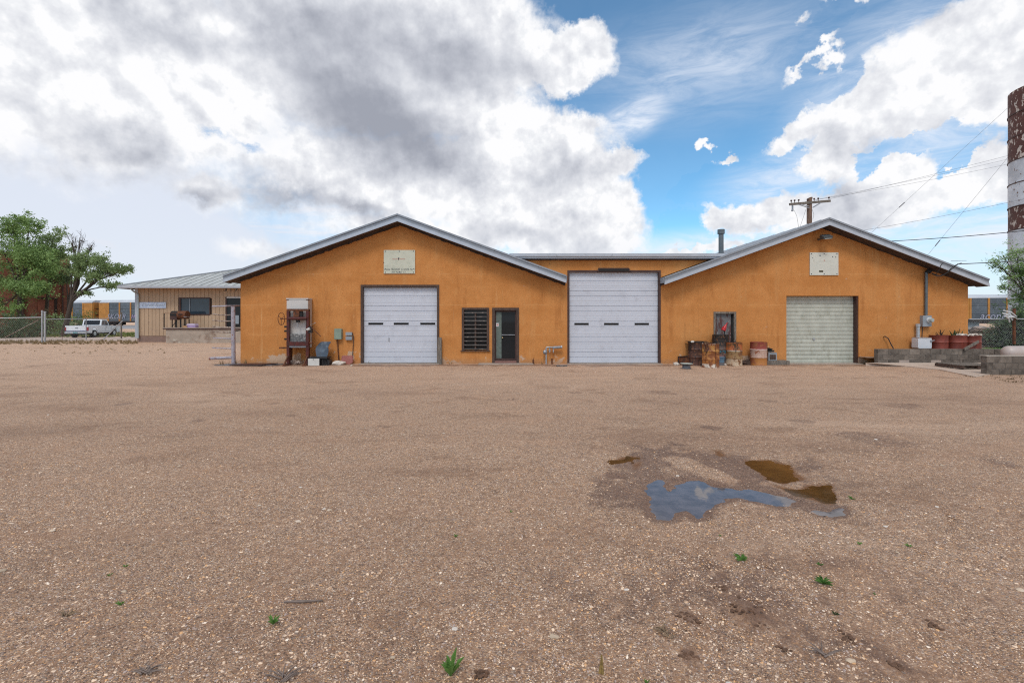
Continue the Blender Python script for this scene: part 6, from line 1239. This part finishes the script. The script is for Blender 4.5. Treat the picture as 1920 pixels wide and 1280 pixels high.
# rail cars ------------------------------------------------------------
def railcar(xc, label, seed, logo=False, graff=None, visible=(-1,)):
    yc = e(xc) + 4; ang = math.atan(-.143); t = thing('rail_car', label, 'rail car', (xc, yc, .38), ang, 'auto rack rail cars on the line'); Lc = 27.0; hx = Lc / 2; W2 = 1.5; random.seed(seed)
    b = lambda mb, n, m, par=t, sm=None: mb.build(n, m, par, local=True, smooth=sm)
    b(MB().box(-hx, hx, -W2 + .08, W2 - .08, .9, 4.55), 'body', 'train_panel'); b(MB().prism([(-W2, 4.55), (-W2 + .15, 4.8), (-.8, 5.1), (.8, 5.1), (W2 - .15, 4.8), (W2, 4.55)], -hx + .1, hx - .1, 'X') if True else None, 'roof', 'train_roof')
    b(MB().box(-hx, hx, -W2 - .02, W2 + .02, .62, .88), 'sill_beam', 'train_dark'); b(MB().box(-hx + .6, -hx + 3.4, -1.1, 1.1, .12, .61).box(hx - 3.4, hx - .6, -1.1, 1.1, .12, .61), 'bogie', 'train_dark')
    for x in (-hx + 1.1, -hx + 2.8, hx - 2.8, hx - 1.1): b(MB().tube([(x, -.85, .42), (x, -.70, .42)], .42, 14).tube([(x, .70, .42), (x, .85, .42)], .42, 14), 'wheel', 'train_dark')
    n = 9; xs = [-hx + 2.2 + i * (Lc - 4.4) / n for i in range(n + 1)]
    for i in range(n + 1): b(MB().box(xs[i] - .14, xs[i] + .14, -W2 - .06, -W2 + .07, .9, 4.55), 'post', 'train_yellow')
    for i in range(n):
        for z0, z1 in ((.92, 2.1), (2.12, 3.3), (3.32, 4.5)): 
            mb = MB().box(xs[i] + .15, xs[i + 1] - .15, -W2 + .02, -W2 + .07, z0, z1 - .04)
            for q_ in range(1, 4): mb.box(xs[i] + .15, xs[i + 1] - .15, -W2 - .01, -W2 + .019, z0 + q_ * (z1 - z0) / 4 - .015, z0 + q_ * (z1 - z0) / 4 + .015)
            b(mb, 'side_panel', 'train_panel')
    for s_ in (-1, 1):
        xa_, xb_ = sorted((s_ * hx, s_ * (hx - 2.05))); b(MB().box(xa_, xb_, -W2 - .02, -W2 + .06, .9, 4.5), 'corner_panel', 'train_yellow')
        d_ = MB().box(*sorted((s_ * (hx + .01), s_ * (hx + .12))), -W2 + .1, W2 - .1, .9, 4.6); dd = b(d_, 'end_door', 'train_yellow')
        for z in (2.1, 3.3): b(MB().box(*sorted((s_ * (hx + .121), s_ * (hx + .17))), -W2 + .5, W2 - .5, z, z + .12), 'door_rib', 'train_dark', dd)
        b(MB().box(*sorted((s_ * (hx + .0), s_ * (hx + .62))), -.15, .15, .55, .8), 'coupler', 'train_dark')
    if logo:
        i = n // 2 - 1; b(MB().box(xs[i + logo] + .16, xs[i + logo] + 1.9, -W2 - .05, -W2 - .012, 3.0, 3.95), 'logo_panel', 'train_yellow'); tx = text('CSX', .75, 'truck_blue', t, (0, 0, 0), 'logo'); tx.location = (xs[i + logo] + 1.03, -W2 - .055, 3.48); tx.scale = (1.05, 1, 1)
    if graff:
        for gx_, body, sz, m in graff: tx = text(body, sz, m, t, (0, 0, 0), 'graffiti', shear=.3); tx.location = (gx_, -W2 - .075, 1.75)
    random.seed(seed + 1); return t
# coupling gap at photo x=198 in the left view
xg = PX(193.5, 97.5)
railcar(xg - 14.1, 'auto rack rail car, left of the coupling, seen behind the leaning tree', 5)
railcar(xg + 14.1, 'graffiti covered auto rack rail car, right of the coupling near the office', 6, graff=[(-9.5, 'SKOER', 1.4, 'graffiti'), (-5, 'HMB', 1.1, 'purple')])
xr2 = PX(1787, 76); railcar(xr2 + 12.2, 'auto rack rail car with white graffiti behind the right corner of the workshop', 8, logo=-1, graff=[(-8.3, 'acone', 1.5, 'graffiti')])
railcar(xr2 - 15.9, 'auto rack rail car end just showing at the right corner of the workshop', 9)

# ------------------------------------------------------------------ small plants, sticks, verge
def weed(px, py, h, n, m, label, wd=.35, grp='weeds sprouting from the gravel'):
    g = G(px, py); g.z = float(height(np.array([g.x]), np.array([g.y]))[0]); t = thing('weed', label, 'weed', tuple(g), 0, grp); mb = MB()
    for i in range(n):
        a = random.uniform(0, 6.28); l = h * random.uniform(.6, 1.1); o_ = Vector((math.cos(a), math.sin(a), 0)); s_ = Vector((-o_.y, o_.x, 0)) * l * .10
        lean = random.uniform(.3, 1) * wd; p0 = g + o_ * .003; p1 = g + o_ * l * lean * .6 + Vector((0, 0, l * .6)); p2 = g + o_ * l * lean * 1.3 + Vector((0, 0, l * (.95 - lean * .3)))
        mb.add([p0 - s_ * .3, p0 + s_ * .3, p1 + s_, p2, p1 - s_], [(0, 1, 2, 3, 4)])
    mb.build('leaves', m, t); MB().tube([g - Vector((0, 0, .01)), g + Vector((0, 0, h * .5))], .002 + h * .01, 5).build('stem', m, t)
for px, py, hp_, n, m, lb, wd in ((845, 1262, 44, 26, 'weed', 'bright green leafy weed at the bottom edge, tallest of the yard', .6), (512, 1172, 34, 22, 'weed', 'dark green spiky weed beside the fallen twig', .8), (1543, 1092, 26, 30, 'weed', 'star shaped green weed with a pale straw at its foot', 1.3), (1391, 1050, 22, 34, 'weed', 'round bushy green weed right of centre', 1.4), (226, 1136, 22, 12, 'weed', 'pale green seedling at lower left', .9), (205, 1080, 12, 10, 'weed', 'tiny green seedling, lower of the pair at left', 1), (237, 1062, 12, 10, 'weed', 'tiny green seedling, upper of the pair at left', 1), (855, 1008, 12, 10, 'weed', 'tiny weed near the middle of the gravel', 1), (958, 961, 10, 8, 'weed', 'tiny weed left of the puddle', 1), (1350, 1006, 9, 8, 'weed', 'tiny weed just below the puddle', 1), (1598, 938, 14, 10, 'weed', 'small weed at the right end of the puddle', 1.2), (1612, 1022, 12, 10, 'weed', 'small weed upper middle of the right side', 1.2), (1703, 1024, 12, 12, 'weed', 'small weed farthest right among the seedlings', 1.2), (1537, 1057, 12, 10, 'weed', 'faint seedling above the star shaped weed', 1.2), (1565, 1148, 14, 12, 'leaf_dark', 'grey green weed below the star shaped one', 1.2), (1213, 1276, 18, 10, 'weed', 'yellowish weed at the bottom edge right of centre', .8), (1640, 1112, 9, 8, 'weed', 'tiny sprout right of the star shaped weed', 1.1)):
    g = G(px, py); weed(px, py, hp_ * (1.0 if hp_ > 40 else .5) * g.y / F, n, M[m], lb, wd)
def at_ground(px, py):
    g = G(px, py); g.z = float(height(np.array([g.x]), np.array([g.y]))[0]); return g
g = at_ground(1128, 1258); mb = MB()
for i in range(26): a = random.uniform(0, 6.28); rr_ = random.uniform(0, .014); mb.tube([g + Vector((math.cos(a) * rr_, math.sin(a) * rr_, 0)), g + Vector((math.cos(a) * rr_ * .5, math.sin(a) * rr_ * .5, random.uniform(.03, .095)))], [.005, .002], 4)
tag(mb.build('dried_seed_head', mat('seedhead', (.24, .16, .05), .9, 0, .4, 60), None, tuple(g)), 'upright brown dried seed head at the bottom of the yard', 'dried plant')
def sticks(px, py, n, l, label, m='dead_wood', name='twig'):
    g = at_ground(px, py); mb = MB()
    for i in range(n):
        a = random.uniform(0, 3.14); d = Vector((math.cos(a), math.sin(a) * .6, random.uniform(0, .35))); p0 = g + Vector((random.uniform(-.02, .02), random.uniform(-.02, .02), .006)); mb.tube([p0, p0 + d * l * .5 + Vector((0, 0, .006)), p0 + d * l + Vector((random.uniform(-.02, .02), 0, 0))], [.0035, .003, .0012], 5)
    return tag(mb.build(name, m, None, tuple(g)), label, 'twig')
g = at_ground(533, 1132); g2 = at_ground(605, 1129); tag(MB().tube([g + Vector((0, 0, .008)), g.lerp(g2, .5) + Vector((0, -.01, .012)), g2 + Vector((0, 0, .01))], [.006, .008, .004], 6).build('twig', 'dead_wood', None, tuple(g)), 'single long fallen twig left of centre', 'twig')
sticks(275, 1265, 16, .07, 'bundle of pale dead twigs at the lower left edge'); sticks(530, 1273, 12, .10, 'pale twigs at the bottom edge left of centre'); sticks(1550, 1225, 7, .11, 'thin branching dead twig at lower right'); sticks(120, 1160, 8, .07, 'small dark twig at far lower left', 'dry_stem')
for i in range(3): sticks(1240 + i * 6, 1176 + i * 8, 5, .05, ['dark crumb of twig left of the clods', 'dark crumb of twig below it', 'lowest dark crumb of twig by the clods'][i], 'dry_stem')
# bigger stones lying in the gravel
mb = MB()
for i in range(46):
    y = 1.9 + 7 * random.random() ** 1.3; x = random.uniform(-1.1, 1.1) * y; h = float(height(np.array([x]), np.array([y]))[0]); mb.rock((x, y, h + .003), random.uniform(.009, .02), (1.4, 1, .6), i, .4, 1)
stuff(mb.build('scattered_stones', mat('stones', (.50, .38, .27), .85, 0, .35, 1.7, (.62, .55, .48), .55, .04, 1.4)), 'larger stones scattered in the gravel', 'stones')
mb = MB()
for px, py, r in [c_ for c_ in CLODS if c_[2] >= 12]:
    g0 = G(px, py); rr_ = r * g0.y / F
    for i in range(int(2 + r * .9)):
        x, y = g0.x + random.gauss(0, .5) * rr_, g0.y + random.gauss(0, .5) * rr_; h = float(height(np.array([x]), np.array([y]))[0]); mb.rock((x, y, h + .002), random.uniform(.004, .012), (1.3, 1, .7), i + r, .8, 0)
stuff(mb.build('dirt_clods', mat('clod', (.13, .07, .042), .95, 0, .4, 20)), 'dark lumps of dug up dirt lying on the gravel', 'dirt')
# dry weeds along the fence and wall feet
def tufts(name, label, spots, hmin, hmax, m, blades=14, wdt=.012):
    mb = MB()
    for x, y, z in spots:
        for i in range(blades):
            a = random.uniform(0, 6.28); h = random.uniform(hmin, hmax); o_ = Vector((math.cos(a), math.sin(a), 0)); p = Vector((x, y, z)) + o_ * random.uniform(0, .08); s_ = Vector((-o_.y, o_.x, 0)) * wdt; mb.add([p - s_, p + s_, p + o_ * h * .45 + Vector((0, 0, h))], [(0, 1, 2)])
    return stuff(mb.build(name, m), label, 'weeds')
tufts('fence_weeds', 'dry weeds growing along the foot of the left fence', [(PX(px, Y), Y, 0) for px, Y in ((random.uniform(-40, 258), random.uniform(33.0, 38)) for _ in range(320))], .05, .22, 'dry_grass', 10, .02)
tufts('yard_weeds', 'scattered dry weeds on the bare ground before the fence', [(PX(px, Y), Y, 0) for px, Y in ((random.uniform(-20, 330), random.uniform(24, 33)) for _ in range(40))], .03, .10, 'dry_grass', 10, .01)
tufts('verge_grass', 'green and yellow grass on the verge beyond the driveway', [(PX(px, Y), Y, 0) for px, Y in ((random.uniform(-60, 300), random.uniform(45.5, 58)) for _ in range(900))], .08, .28, 'grass', 8, .04)
tufts('bank_grass', 'bright green grass behind the block wall', [(PX(px, Y), Y, .27) for px, Y in ((random.uniform(1838, 1925), random.uniform(20.4, 23)) for _ in range(420))], .06, .16, 'weed', 8, .015)
tufts('corner_weeds', 'weedy gravel by the short block wall', [(x, y, .0) for x, y in ((random.uniform(13.9, 17), random.uniform(13.4, 15.0)) for _ in range(70))], .02, .07, 'leaf_brown', 10, .006)
tufts('wall_weeds', 'small weeds at the foot of the left gable wall', [(PX(px, 18.8), 18.75, 0) for px in [462, 463, 461.5, 690, 845, 1015, 1620, 1632, 443, 447, 430, 420, 415]], .05, .26, 'dry_grass', 8, .008)
print('tris', sum(len(p.vertices) - 2 for m in bpy.data.meshes for p in m.polygons))
